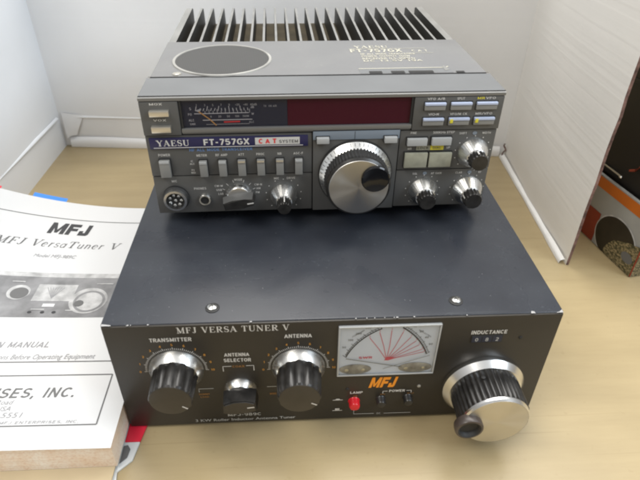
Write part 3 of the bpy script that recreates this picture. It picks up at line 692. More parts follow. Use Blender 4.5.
# big crank knob
cx, cz = .0974, .0338
b = MB(); b.lathe([(.0222, .0075), (.0222, .0255), (.0214, .0276)], F, (cx, cz), ('knob_black',), 320, (40, .0011, 0, 1, 1.3))
ck = b.build('crank_knob', tun, 28)
b = MB(); b.lathe([(.0262, 0), (.0266, .0008), (.0266, .0034), (.0236, .0074), (.0212, .0076)], F, (cx, cz), ('silver',), 96)
for k in range(50):
    a = 2*math.pi*k/50; G = lambda u, v, w: F(cx+u*math.cos(a)-v*math.sin(a), cz+u*math.sin(a)+v*math.cos(a), w)
    b.poly([(.02715, -.0002), (.02715, .0002), (.02695, .0002), (.02695, -.0002)], G, .0036, 'mid_ink')
b.build('metal_skirt', ck)
b = MB(); b.lathe([(.0214, .0274), (.0212, .0290), (.0202, .0300)], F, (cx, cz), ('silver',), 96, close=False); b.build('chrome_rim', ck)
b = MB(); b.lathe([(.0202, .0298), (.0201, .0300)], F, (cx, cz), ('spun_warm',), 96); b.build('metal_face', ck)
hx, hz = .0800, .0330
b = MB(); b.lathe([(.0084, .0285), (.0088, .0302), (.0088, .0332), (.0084, .0342), (.0072, .0344), (.0062, .0336), (.0056, .0318), (.0030, .0314)], F, (hx, hz), ('brown_key', 'brown_key', 'brown_key', 'brown_key', 'rubber', 'rubber'), 48); b.build('finger_handle', ck)
b = MB(); b.lathe([(.0014, 0), (.0014, .0010), (.0006, .0013)], (lambda u, v, w: Vector((.0905+u, -.0130+v*.9, cz+.0212+w))), mats=('radio_dark',), n=16); b.build('set_screw', ck)

# ------------------------------------------------------------------ radio transceiver
RZ = .0085; HR = .0885
rad = thing('radio_transceiver', 'grey radio transceiver with finned heat sink and round tuning dial, standing on the black tuner', 'radio', (-.0015, .107, H), .0209)
F = FRONT(0, 0, RZ); T = TOP(0, 0, RZ+HR)
hw = .1187
def zz(z): return RZ+z
b = MB()
b.box(-hw+.0012, hw-.0012, .030, .1155, zz(.0005), zz(HR-.0014), 'radio_grey', .0008)
b.box(-hw+.0040, hw-.0040, .1160, .2330, zz(.003), zz(.0705), 'radio_grey', .0008)
b.build('chassis', rad)
# lid plate: front edge, speaker hole surround
b = MB(); b.box(-hw+.0022, hw-.0022, .0335, .1155, zz(HR-.0012), zz(HR), 'radio_top', .0005)
lid = b.build('top_cover', rad)
b = MB()   # label on the lid
def lab(s, x, y, h, wd, m='cream_ink', bold=.02): b.text(s, x, y, h, T, .00015, m, 'l', bold=bold, width=wd)
b.serif('YAESU', .0300, .0935, .0060, T, .00015, 'cream_ink', .0270, fat=1.2)
lab('FT-757GX', .0260, .0825, .0080, .0400, bold=.03); lab('C A T', .0740, .0830, .0050, .0125)
b.stroke([(.0255, .0918), (.0860, .0918)], .0005, T, .00015, 'cream_ink'); b.stroke([(.0700, .0800), (.0900, .0800)], .0005, T, .00015, 'cream_ink')
lab('HF ALL MODE TRANSCEIVER', .0330, .0760, .0042, .0420); lab('POWER OUTPUT 100W', .0330, .0705, .0040, .0370)
lab('RECEIVER 0.5-30MHz', .0330, .0652, .0038, .0400); lab('DC 13.5V 19A', .0330, .0600, .0038, .0440)
b.build('printed_lettering', lid)
b = MB()   # recessed slide switch ledge
b.rect(.0270, .0930, .0345, .0440, T, .0001, 'radio_trim'); b.stroke([(.027, .0442), (.0900, .0450), (.0925, .0475)], .0012, T, .0002, 'cream_ink')
b.poly([(.0880, .0380), (.0915, .0400), (.0900, .0500), (.0880, .0470)], T, .00025, 'fin_top')
for xa, xb in ((.0335, .0425), (.0490, .0585), (.0615, .0790)):
    b.rect(xa, xb, .0340, .0385, T, .0003, 'radio_dark')
b.rect(.0952, .1010, .0335, .0368, T, .0003, 'radio_dark')
b.build('slide_switches', lid)
b = MB(); b.lathe([(.0030, 0), (.0029, .0009), (.0016, .0013)], T, (-.0990, .0375), ('button',), 20); b.build('lid_screw', lid)
# speaker
sx, sy, sr = -.0702, .0682, .0352
b = MB(); b.lathe([(sr+.0008, 0), (sr+.0005, .0009), (sr-.0012, .0010), (sr-.0015, .0003)], T, (sx, sy), ('ring',), 96, close=False)
spk = b.build('speaker_ring', rad)
b = MB(); b.lathe([(sr-.0012, .00035), (sr-.0014, .0005)], T, (sx, sy), ('mesh',), 96); b.build('speaker_mesh', spk)
# heat sink
hs = MB(); hs.box(-hw+.0022, hw-.0022, .1162, .2345, zz(.0700), zz(.0725), 'fin_floor'); hs = hs.build('heat_sink', rad)
nf = 23
for k in range(nf):
    xc = -.1113+.2222*k/(nf-1); e_ = k in (0, nf-1); th = .0028 if e_ else .00095
    if k == 0: xc -= .0018
    if k == nf-1: xc += .0018
    b = MB(); i = b.mi('fin'); j = b.mi('fin_top')
    prof = [(.1157, .0727), (.1157, HR-.0002), (.2300, HR-.0002), (.2350, HR-.0020), (.2350, .0727)]
    Lv = [b.bm.verts.new((xc-th, y, zz(z))) for y, z in prof]; Rv = [b.bm.verts.new((xc+th, y, zz(z))) for y, z in prof]
    if not e_:
        for V, s_ in ((Lv, 1), (Rv, -1)):
            for q in (0, 4): V[q].co.x -= s_*.0004
    q = b.bm.faces.new(Lv); q.material_index = i; q = b.bm.faces.new(Rv[::-1]); q.material_index = i
    for a in range(5):
        q = b.bm.faces.new((Lv[a], Lv[(a+1) % 5], Rv[(a+1) % 5], Rv[a])); q.material_index = j if a in (1, 2) else i
    b.build('fin', hs)
# bezel: sloping top trim with a satin lip
b = MB()
prof = [(.0330, HR-.0016), (.0325, HR-.0004), (.0290, HR-.0008), (.0050, HR-.0010), (.0012, HR-.0012), (.0000, HR-.0015), (-.0006, HR-.0020), (-.0006, HR-.0038), (.0004, HR-.0041), (.0330, HR-.0041)]
i = b.mi('radio_trim'); j = b.mi('lip_silver'); dk = b.mi('radio_grey')
Lv = [b.bm.verts.new((-hw, y, zz(z))) for y, z in prof]; Rv = [b.bm.verts.new((hw, y, zz(z))) for y, z in prof]
b.bm.faces.new(Lv); b.bm.faces.new(Rv[::-1])
for a in range(len(prof)):
    q = b.bm.faces.new((Lv[a], Lv[(a+1) % len(prof)], Rv[(a+1) % len(prof)], Rv[a])); q.material_index = j if a in (5, 6) else (dk if a >= 7 and a < 9 else i)
b.build('bezel_trim', rad, 50)
b = MB(); b.rect(-hw+.001, hw-.001, .0328, .0336, T, .00005, 'radio_dark')
b.stroke([(-hw+.0004, HR-.0008), (hw-.0004, HR-.0008)], .0007, F, .0001, 'radio_dark'); b.build('trim_seam', rad)
# front panel body (bottom narrower lip), blocks
b = MB()
b.box(-hw, hw, .0060, .0300, zz(0), zz(HR-.0043), 'radio_grey', .0006)                   # carcass
b.box(-hw, -.0088, .0008, .0058, zz(.0306), zz(.0605), 'radio_grey', .0005)              # switch field
b.box(-hw, -.0088, .0014, .0058, zz(0), zz(.0299), 'radio_grey', .0005)                  # socket field
b.box(.0514, hw-.0004, .0008, .0058, zz(.0306), zz(.0605), 'radio_grey', .0005)
b.box(.0514, hw-.0004, .0012, .0058, zz(0), zz(.0299), 'radio_grey', .0005)
b.box(-.0082, .0508, .0002, .0058, zz(-.0006), zz(.0618), 'radio_grey', .0005)           # dial field
b.box(-hw, -.0944, -.0006, .0058, zz(.0612), zz(HR-.0043), 'radio_grey', .0006)          # left key block
b.box(.0584, hw-.0002, -.0006, .0058, zz(.0612), zz(HR-.0043), 'radio_grey', .0006)      # right key block
fp = b.build('front_panel', rad)
b = MB(); b.box(-.0082, .0508, -.0004, .0001, zz(.0555), zz(.0617), 'bluegrey', .0002); b.box(.0200, .0203, -.0005, -.0001, zz(.0557), zz(.0615), 'radio_dark'); b.build('dial_top_strip', fp)
b = MB(); b.box(-.0940, .0580, .0008, .0058, zz(.0612), zz(.0626), 'radio_trim', .0003)
vv = b.box(-.0940, .0580, -.0008, .0058, zz(.0626), zz(.0656), 'lip_silver', .0005); b.build('window_sill', fp)
for xa in (-.006, .0345): 
    pass
# display window
b = MB(); b.box(-.0940, -.0250, .0017, .0058, zz(.0658), zz(HR-.0044), 'window_black'); b.box(-.0248, .0580, .0016, .0058, zz(.0658), zz(HR-.0044), 'window_red')
b.box(-.0940, -.0926, .0002, .0016, zz(.0658), zz(HR-.0044), 'radio_dark'); b.box(.0567, .0580, .0002, .0015, zz(.0658), zz(HR-.0044), 'radio_dark')
win = b.build('display_window', rad)
FW = FRONT(0, .00155, RZ)
b = MB()
for k, s_ in enumerate(['1', '3', '5', '7', '9', '+20', '+40', '60dB']): b.text(s_, -.0830+.0052*k, .0800, .0014, FW, 0, 'grey_ink', bold=.01)
for k in range(15):
    x = -.0840+.0024*k; big = k % 3 == 0
    b.stroke([(x, .0768), (x+(.0008 if k < 7 else -.0002), .0768+(.0032 if big else .0018))], .0004, FW, 0, 'white_ink')
b.stroke([(-.0850, .0750), (-.0500, .0752)], .0005, FW, 0, 'white_ink'); b.stroke([(-.0800, .0705), (-.0480, .0706)], .0005, FW, 0, 'white_ink')
for k in range(12):
    x = -.0780+.0026*k; b.stroke([(x, .0752), (x, .0752+(.0026 if k % 2 else .0016))], .0004, FW, 0, 'grey_ink')
for k, s_ in enumerate(['0', '20', '50', '100', '150W']): b.text(s_, -.0745+.0056*k, .0722, .0014, FW, 0, 'grey_ink', bold=.01)
b.text('S', -.0872, .0775, .0018, FW, 0, 'white_ink'); b.text('PO', -.0878, .0738, .0016, FW, 0, 'white_ink'); b.text('ALC', -.0872, .0698, .0016, FW, 0, 'white_ink'); b.text('SWR', -.0868, .0672, .0014, FW, 0, 'white_ink')
b.text('dB', -.0475, .0782, .0015, FW, 0, 'white_ink'); b.text('W', -.0475, .0736, .0015, FW, 0, 'white_ink'); b.text('ALC', -.0485, .0680, .0015, FW, 0, 'grey_ink')
b.text('TX  ON AIR', -.0360, .0788, .0013, FW, 0, 'grey_ink')
b.stroke([(-.0665, .0690), (-.0560, .0692)], .0010, FW, 0, 'red_ink'); b.stroke([(-.0780, .0675), (-.0500, .0676)], .0003, FW, 0, 'grey_ink')
b.poly([(-.0845, .0772), (-.0800, .0784), (-.0815, .0758)], FW, 0, 'grey_ink')
b.build('meter_scale', win)
b = MB(); b.stroke([(-.0820, .0765), (-.0755, .0712), (-.0715, .0668)], .0007, FW, .0002, 'needle'); b.build('needle', win)
b = MB(); b.rect(-.0925, .0566, .0658, HR-.0046, F, -.0004, 'smoked'); b.build('window_pane', win, recalc=False)
# name badge
b = MB(); b.box(-.1164, -.0116, -.0004, .0006, zz(.0514), zz(.0592), 'navy', .0002)
bd = b.build('name_badge', rad)
b = MB(); W = .0006
b.serif('YAESU', -.1118, .0536, .0042, F, W, 'white_ink', .0215, fat=1.15)
b.text('FT-757GX', -.0660, .0537, .0044, F, W, 'white_ink', bold=.035, width=.0300)
b.stroke([(-.1140, .0524), (-.0150, .0524)], .0005, F, W, 'white_ink')
b.rect(-.0470, -.0172, .0532, .0584, F, W, 'white_ink')
for k, c_ in enumerate('CAT'): b.text(c_, -.0432+.0046*k, .0541, .0034, F, W+.0001, 'red_ink', bold=.045, width=.0026)
b.text('SYSTEM', -.0246, .0542, .0023, F, W+.0001, 'mid_ink', bold=.02, width=.0128)
b.build('printed_lettering', bd)
# legends
b = MB(); W = .0010
def leg(s, x, z, h=.0017, wd=None, m='white_ink', w=0.0): b.text(s, x, z, h, F, -.0006+w, m, bold=.012, width=wd)
leg('HF ALL MODE TRANSCEIVER', -.0702, .0488, .0022, .0420, 'blue_ink')
for s_, x in (('METER', -.0835), ('RF AMP', -.0703), ('ATT', -.0570), ('PROC', -.0440), ('NB', -.0310), ('AGC-F', -.0182)): leg(s_, x, .0448, .0018)
leg('POWER', -.1083, .0456, .0019); leg('IC', -.0905, .0408, .0014); leg('ALC', -.0905, .0388, .0014); leg('PO', -.0905, .0340, .0014); leg('MID', -.0905, .0320, .0014)
w2 = -.0006
leg('MIC', -.1045, .0252, .0018, w=w2); leg('PHONES', -.0876, .0188, .0018, w=w2)
for s_, x, z in (('CW-W', -.0745, .0205), ('USB', -.0745, .0172), ('LSB', -.0735, .0140), ('MODE', -.0605, .0252), ('CW-N', -.0468, .0208), ('AM', -.0468, .0178), ('FM', -.0475, .0145)): leg(s_, x, z, .0017, w=w2)
for a in (25, 48, 72, 108, 132, 155):
    ar = math.radians(a); b.stroke([(-.0605+.0108*math.cos(ar), .0135+.0108*math.sin(ar)), (-.0605+.0128*math.cos(ar), .0135+.0128*math.sin(ar))], .0004, F, -.0012, 'white_ink')
leg('MIC      DRIVE', -.0280, .0254, .0017, .0150, w=w2)
b.build('printed_lettering', fp)
b = MB()
leg('FINE', .0605, .0580, .0016); leg('500KHz STEP', .0815, .0580, .0016, .0150)
leg('MR', .0590, .0462, .0017); b.rect(.0635, .0732, .0458, .0492, F, -.0004, 'lit_amber' if 0 else 'lit_key'); b.rect(.0734, .0828, .0458, .0494, F, -.0004, 'yellow_ink'); b.text('LOCK', .0684, .0466, .0018, F, -.0003, 'dark_ink', width=.0078); b.text('DIAL', .0781, .0466, .0018, F, -.0003, 'mid_ink', width=.0060); leg('UP', .0862, .0465, .0017)
leg('SHIFT', .0950, .0570, .0016); leg('WIDTH', .1115, .0570, .0016); b.disc(.1032, .0578, .0016, .0013, F, -.0005, 'bluegrey')
leg('SQL', .0650, .0265, .0016); leg('AF GAIN', .0805, .0265, .0016); b.disc(.0722, .0273, .0015, .0013, F, -.0009, 'bluegrey')
leg('CLAR', .0970, .0265, .0016); leg('RF', .1125, .0265, .0016); b.disc(.1050, .0273, .0015, .0013, F, -.0009, 'bluegrey')
b.build('knob_legend', fp)
b = MB()
for s_, x, z, m_ in (('VFO A/B', .0725, .0824, 'white_ink'), ('SPLIT', .0890, .0824, 'white_ink'), ('VFO▸M', .0720, .0717, 'white_ink'), ('VFO/M CK', .0890, .0717, 'white_ink'), ('MR/VFO', .1062, .0717, 'white_ink')):
    b.text(s_, x, z, .0016, F, .0008, m_, bold=.012, width=.0115 if len(s_) > 5 else None)
b.text('MR', .1025, .0824, .0016, F, .0008, 'yellow_ink', bold=.012, width=.0050); b.text('VFO', .1090, .0824, .0016, F, .0008, 'white_ink', bold=.012, width=.0066)
b.build('key_legend', fp)
b = MB()
b.text('MOX', -.1080, .0820, .0015, F, .0008, 'white_ink', bold=.012, width=.0080); b.text('VOX', -.1070, .0712, .0015, F, .0008, 'white_ink', bold=.012, width=.0080)
b.build('key_legend', fp)
for cx, cz in ((.1040, .0432), (.0720, .0132), (.1050, .0132), (-.0290, .0128)):     # dots round the small knobs
    b = MB()
    for k in range(11):
        a = math.radians(225-27*k); b.disc(cx+.0126*math.cos(a), cz+.0126*math.sin(a), .00042, .00042, F, -.0004 if cz > .03 else (-.0008 if cx > 0 else -.0012), 'white_ink', 8)
    b.build('knob_dots', fp)
b = MB()     # grooves between fields
b.rect(-hw+.0004, -.0090, .0298, .0307, F, -.0040, 'radio_dark'); b.build('panel_groove', fp)
b = MB(); b.rect(.0516, hw-.0008, .0298, .0307, F, -.0040, 'radio_dark'); b.build('panel_groove', fp)
# keys
def key(name, x0, x1, z0, z1, d, m, top=None, bev=.0004, y=.0):
    b = MB(); b.box(x0-.0005, x1+.0005, y-.0004, y+.001, zz(z0-.0005), zz(z1+.0005), 'radio_dark')
    b.box(x0, x1, y-d, y+.0005, zz(z0), zz(z1), m, bev)
    if top: b.box(x0+.0002, x1-.0002, y-d-.0003, y-d+.0005, zz(z1-.0018), zz(z1+.0001), top, .0002)
    return b.build(name, rad)
key('key_button', -.1126, -.1002, .0752, .0790, .0036, 'button'); key('key_button', -.1128, -.1004, .0642, .0684, .0036, 'button')
for r_, z in ((0, .0757), (1, .0650)):
    for k, xa in enumerate((.0652, .0827, .1000)):
        b = MB(); b.box(xa-.0006, xa+.0146, -.0008, 0, zz(z-.0006), zz(z+.0058), 'radio_dark', .0002)
        b.box(xa, xa+.0140, -.0022, 0, zz(z), zz(z+.0032), 'key_grey', .0003); b.box(xa, xa+.0140, -.0028, 0, zz(z+.0034), zz(z+.0051), 'key_blue', .0004)
        if r_ == 1 and k: b.box(xa+.0006, xa+.0026, -.00305, -.0010, zz(z+.0018), zz(z+.0046), 'yellow_ink', .0002)
        b.build('memory_key', rad)
key('power_switch', -.1120, -.1050, .0312, .0436, .0032, 'key_grey', 'key_light')
for k in range(6):
    x = -.0829+.01298*k; key('rocker_switch', x-.0026, x+.0026, .0310, .0425, .0032, 'key_grey', 'button' if k in (2, 3, 4) else 'key_light')
key('tab_key', .0562, .0700, .0504, .0556, .0028, 'key_light'); key('tab_key', .0732, .0868, .0504, .0558, .0028, 'key_light')
key('tab_key', -.0058, .0026, .0540, .0580, .0034, 'key_light', y=-.0004); key('tab_key', .0402, .0488, .0536, .0576, .0034, 'key_light', y=-.0004)
key('square_key', .0556, .0716, .0336, .0446, .0024, 'lit_key'); key('square_key', .0730, .0888, .0336, .0444, .0024, 'lit_key')
# sockets
b = MB(); cx, cz = -.1050, .0130
b.lathe([(.0094, -.0014), (.0094, .0006), (.0082, .0016), (.0080, .0042), (.0064, .0044), (.0062, .0010)], F, (cx, cz), ('radio_dark', 'radio_dark', 'silver', 'silver', 'silver'), 48, close=False)
b.disc(cx, cz, .0064, .0064, F, .0016, 'radio_dark', 32)
for k in range(8):
    a = 2*math.pi*k/7; rr = .0040 if k < 7 else 0
    b.lathe([(.0010, .0016), (.0010, .0030), (.0005, .0034)], F, (cx+rr*math.cos(a), cz+rr*math.sin(a)), ('nickel',), 12)
b.build('microphone_socket', rad)
b = MB(); b.lathe([(.0046, -.0014), (.0044, .0006), (.0040, .0012), (.0030, .0012), (.0029, .0002)], F, (-.0850, .0112), ('nickel', 'nickel', 'smoke', 'radio_dark'), 32, close=False)
b.disc(-.0850, .0112, .0030, .0030, F, .0003, 'radio_dark', 24); b.build('headphone_jack', rad)
# mode switch
cx, cz = -.0605, .0136
b = MB(); ca, sa = math.cos(math.radians(9)), math.sin(math.radians(9))
bar = [(-.0112, -.0040), (-.0112, .0026), (-.0040, .0044), (.0050, .0042), (.0108, .0030), (.0118, 0), (.0108, -.0032), (.0030, -.0044)]
bar = [(cx+x*ca-z*sa, cz+x*sa+z*ca) for x, z in bar]
lo = [b.bm.verts.new(F(x, z, .0034)) for x, z in bar]; hi = [b.bm.verts.new(F(cx+(x-cx)*.92, cz+(z-cz)*.80, .0125)) for x, z in bar]
i0 = b.mi('knob_black'); i1 = b.mi('radio_grey')
for j in range(8):
    q = b.bm.faces.new((lo[j], lo[(j+1) % 8], hi[(j+1) % 8], hi[j])); q.material_index = i1 if j < 4 else i0
q = b.bm.faces.new(hi); q.material_index = i0
bmesh.ops.bevel(b.bm, geom=list(q.edges), offset=.0006, segments=2, affect='EDGES')
b.stroke([(cx+.0060, cz+.0006), (cx+.0104, cz+.0013)], .0010, F, .01265, 'white_ink')
md = b.build('mode_knob', rad)
b = MB(); b.lathe([(.0098, -.0014), (.0098, .0014), (.0082, .0038), (.0070, .0040)], F, (cx, cz), ('silver',), 48); b.build('metal_skirt', md)
# concentric small knobs
def twin(cx, cz, ri, d, rot, w0):
    b = MB(); b.lathe([(ri+.0006, w0), (ri+.0006, .0010), (ri-.0034, .0092), (ri-.0044, .0098)], F, (cx, cz), ('satin',), 144, (36, .00008, 0, 2))
    k = b.build('small_knob', rad, 25)
    b = MB(); b.lathe([(ri-.0038, .0095), (ri-.0041, d-.0010), (ri-.0048, d)], F, (cx, cz), ('knob_black',), 120, (15, .0006, 0, 1))
    for q in (0, .8):
        c_, s_ = math.cos(rot+q), math.sin(rot+q)
        G = lambda u, v, w, c_=c_, s_=s_: F(cx+c_*u-s_*w, cz+s_*u+c_*w, v)
        b.stroke([(ri-.00325, .0106), (ri-.0034, d-.0012)], .0009, (lambda u, v, w, c_=c_, s_=s_: F(cx+c_*u-s_*w, cz+s_*u+c_*w, v)), 0, 'white_ink') if 0 else None
    a = rot; u = ri-.0037
    q = [F(cx+u*math.cos(a+t), cz+u*math.sin(a+t), w) for t, w in ((-.07, .0108), (.07, .0108), (.07, d-.0010), (-.07, d-.0010))]
    fq = b.bm.faces.new([b.bm.verts.new(p) for p in q]); fq.material_index = b.mi('white_ink')
    b.build('inner_knob', k, 25)
twin(.1040, .0432, .0104, .0165, math.radians(100), -.0008); twin(.0720, .0132, .0104, .0165, math.radians(70), -.0012)
twin(.1050, .0132, .0106, .0170, math.radians(160), -.0012); twin(-.0290, .0128, .0090, .0185, math.radians(88), -.0014)
# main tuning dial
cx, cz = .0216, .0290
b = MB(); b.lathe([(.0226, .0055), (.0224, .0160), (.0220, .0186), (.0206, .0198), (.0203, .0196)], F, (cx, cz), ('rubber', 'knob_black', 'knob_black', 'knob_black'), 360, (60, .0007, 0, 1))
dl = b.build('tuning_dial', rad, 25)
b = MB(); b.lathe([(.0262, 0), (.0262, .0012), (.0255, .0014)], F, (cx, cz), ('radio_dark',), 96, close=False)
b.lathe([(.0254, .0012), (.0254, .0022), (.0216, .0070), (.0210, .0071)], F, (cx, cz), ('satin',), 96, close=False)
for k in range(50):
    a = 2*math.pi*k/50
    q = [F(cx+r*math.cos(a+t), cz+r*math.sin(a+t), w+.00008) for t, r, w in ((-.006, .0251, .0029), (.006, .0251, .0029), (.006, .0238, .0050), (-.006, .0238, .0050))]
    fq = b.bm.faces.new([b.bm.verts.new(p) for p in q]); fq.material_index = b.mi('mid_ink')
b.build('dial_ring', dl)
b = MB(); b.lathe([(.0204, .0197), (.0201, .0201)], F, (cx, cz), ('spun',), 96); b.build('metal_face', dl)
b = MB(); b.lathe([(.0096, .0200), (.0096, .0212), (.0088, .0219), (.0076, .0215), (.0050, .0206), (.0022, .0203)], F, (cx+.0108, cz+.0068), ('gloss_black',), 48); b.build('finger_dimple', dl)
# feet on the tuner lid
for sx in (-1, 1):
    for y in (.030, .205):
        b = MB(); b.lathe([(.0078, .00002), (.0088, .003), (.0088, RZ+.0006)], TOP(sx*.098, y, 0), mats=('rubber',), n=28); b.build('rubber_foot', rad)

# ------------------------------------------------------------------ instruction manual
BX, BY = -.1376, -.0300
man = thing('instruction_manual', 'thick white instruction manual with speckled page edges lying left of the black tuner', 'book', (BX, BY, 0))
def bz(u, v):
    z = .0248+.028*(-u)
    s = max(0, (-u-.035)/.14); t = max(0, v/.27)
    return z+.026*min(s, 1.25)**2*t**2
def BS(u, v, w): return Vector((u, v, bz(u, v)+w))
BW, BL = .216, .2665
def edge_wob(u): return .0006*math.sin(u*90)
b = MB(); n1, n2 = 28, 34
topg = [[BS(-BW*i/n1, .0004+BL*j/n2, -.0003) for j in range(n2+1)] for i in range(n1+1)]
botg = [[Vector((-BW*i/n1, .0004+BL*j/n2, .0042)) for j in range(n2+1)] for i in range(n1+1)]
b.grid(topg, 'pages')
b.grid([topg[0], botg[0]], 'pages'); b.grid([topg[-1], botg[-1]], 'pages')
b.grid([[r[0] for r in topg], [r[0] for r in botg]], 'pages'); b.grid([[r[-1] for r in topg], [r[-1] for r in botg]], 'pages')
b.build('page_block', man, 40)
b = MB(); cg = [[BS(.0004-(BW+.0012)*i/n1, -.0006+(BL+.0016)*j/n2, .0002) for j in range(n2+1)] for i in range(n1+1)]
b.grid(cg, 'paper')
cv = b.build('cover', man, 60)
b = MB(); b.box(-BW-.004, -.0014, -.0300, BL-.01, .0026, .0040, 'kraft', .0004); b.build('back_cover', man)
b = MB(); P = 'dark_ink'; Wp = .0004
def sub(pts, k):  # subdivide a polyline so it follows the curved page
    out = []
    for a, c_ in zip(pts, pts[1:]):
        for i in range(k): t = i/k; out.append((a[0]+(c_[0]-a[0])*t, a[1]+(c_[1]-a[1])*t))
    return out+[pts[-1]]
RU = -.0125
b.stroke(sub([(-.21, .241), (RU, .241)], 30), .0009, BS, Wp, 'mid_ink'); b.stroke(sub([(RU, .241), (RU, .0690)], 20), .0009, BS, Wp, 'mid_ink'); b.stroke(sub([(-.21, .0680), (RU, .0680)], 20), .0009, BS, Wp, 'mid_ink')
b.stroke(sub([(-.21, .0560), (RU, .0560)], 20), .0009, BS, Wp, 'mid_ink'); b.stroke(sub([(RU, .0560), (RU, .0162)], 8), .0009, BS, Wp, 'mid_ink'); b.stroke(sub([(-.21, .0162), (RU, .0162)], 20), .0009, BS, Wp, 'mid_ink')
b.emblem(-.1105, .2175, .0165, .0350, BS, Wp, 'dark_ink', .10)
b.serif('MFJ VersaTuner V', -.1480, .1985, .0092, BS, Wp, 'mid_ink', .104, shear=.25, fat=.85)
b.text('Model MFJ-989C', -.0935, .1840, .0042, BS, Wp, 'soft_ink', shear=.2, width=.034)
b.text('INSTRUCTION MANUAL', -.0640, .0815, .0056, BS, Wp, 'soft_ink', 'r', shear=.22, bold=.008, width=.078)
b.text('CAUTION: Read All Instructions Before Operating Equipment', -.0290, .0705, .0044, BS, Wp, 'print_light' if 0 else 'soft_ink', 'r', shear=.22, width=.125)
b.text('MFJ ENTERPRISES, INC.', -.0330, .0375, .0080, BS, Wp, 'mid_ink', 'r', shear=.2, bold=.012, width=.125)
b.text('300 Industrial Park Road', -.0700, .0325, .0036, BS, Wp, 'soft_ink', 'r', shear=.2, width=.050)
b.text('Starkville, MS 39759 USA', -.0690, .0275, .0036, BS, Wp, 'soft_ink', 'r', shear=.2, width=.054)
b.text('Phone: 601-323-5551', -.0610, .0224, .0038, BS, Wp, 'soft_ink', 'r', shear=.2, width=.058)
b.text('COPYRIGHT 1995 MFJ ENTERPRISES, INC.', -.0240, .0176, .0022, BS, Wp, 'soft_ink', 'r', shear=.2, width=.085)
# halftone picture of the tuner
b2 = b
b.grid([[BS(-.21+.205*i/30, v, .00035) for v in (.1120, .1190, .1260, .1330, .1400, .1470, .1535, .1585)] for i in range(31)], 'paper_band')
b.grid([[BS(-.21+.205*i/30, v, .00045) for v in (.1585, .1610, .1640)] for i in range(31)], 'print_light')
b.grid([[BS(-.0935+.0305*i/6+.0001*j, .1300+.0195*j/4, .0005) for j in range(5)] for i in range(7)], 'print_light')
for k in range(7): b.stroke(sub([(-.0790, .1330), (-.0790+.0022*(k-3), .1460)], 4), .0005, BS, .0006, 'soft_ink')
b.disc(-.1060, .1395, .0088, .0085, BS, .0005, 'print_light'); b.disc(-.1050, .1385, .0068, .0064, BS, .0007, 'mid_ink')
b.disc(-.0500, .1310, .0145, .0150, BS, .0005, 'print_light'); b.disc(-.0490, .1300, .0120, .0124, BS, .0007, 'paper_band'); b.disc(-.0488, .1296, .0100, .0104, BS, .0009, 'print_light'); b.disc(-.0560, .1270, .0036, .0036, BS, .0011, 'mid_ink')
b.disc(-.1650, .1395, .0088, .0085, BS, .0005, 'print_light'); b.disc(-.1640, .1385, .0068, .0064, BS, .0007, 'mid_ink'); b.disc(-.1370, .1310, .0060, .0050, BS, .0005, 'print_light')
b.rect(-.0830, -.0740, .1235, .1270, BS, .0005, 'paper')
for x in (-.0900, -.0805, -.0720): b.disc(x, .1175, .0016, .0014, BS, .0005, 'dark_ink', 12)
for x, y, l in ((-.1100, .1520, .010), (-.0420, .1510, .013), (-.0850, .1205, .010), (-.1300, .1430, .012), (-.1340, .1380, .010), (-.1220, .1250, .008), (-.0600, .1195, .008)): b.stroke(sub([(x-l/2, y), (x+l/2, y)], 3), .0011, BS, .0006, 'print_light')
b.build('printed_cover', cv)
def tabstrip(u0, u1, v0, v1, w, m):
    b = MB(); b.grid([[BS(u0+(u1-u0)*i/6, v0+(v1-v0)*j/2, w) for j in range(3)] for i in range(7)], m); return b.build('index_tab', man)
tabstrip(-.1390, -.1090, .255, .2752, -.0012, 'tab_blue')['label'] = 'blue index tab behind the cover'
tabstrip(-.176, -.166, .255, .2720, -.0010, 'tab_red')['label'] = 'red index tab behind the cover'

# card divider slipped under manual and tuner
fd = thing('file_divider', 'white card divider with a red tab, poking out between the manual and the black tuner', 'file divider', (-.14, -.02, 0))
def plate(pts, z0, z1, m, name, par, org):
    b = MB(); i = b.mi(m)
    lo = [b.bm.verts.new(Vector((x, y, z0))-org) for x, y in pts]; hi = [b.bm.verts.new(Vector((x, y, z1))-org) for x, y in pts]
    b.bm.faces.new(hi); b.bm.faces.new(lo[::-1])
    for k in range(len(pts)): b.bm.faces.new((lo[k], lo[(k+1) % len(pts)], hi[(k+1) % len(pts)], hi[k]))
    for q in b.bm.faces: q.material_index = i
    return b.build(name, par)
og = Vector((-.14, -.02, 0))
plate([(-.30, -.10), (-.1490, -.10), (-.1372, -.0372), (-.1380, -.0318), (-.1302, -.0242), (-.1282, -.0112), (-.1375, -.0112), (-.1378, .15), (-.30, .15)], .0002, .0014, 'folder', 'card_sheet', fd, og)
plate([(-.1378, -.0110), (-.1282, -.0110), (-.1258, .0030), (-.1378, .0030)], .0003, .0016, 'tab_red', 'red_tab', fd, og)
plate([(-.1376, -.0265), (-.1338, -.0225), (-.1330, -.0165), (-.1352, -.0135), (-.1376, -.0140)], .0016, .0019, 'mid_ink', 'notch_patch', fd, og)  # added dark plate that stands for the dark notch in the card edge

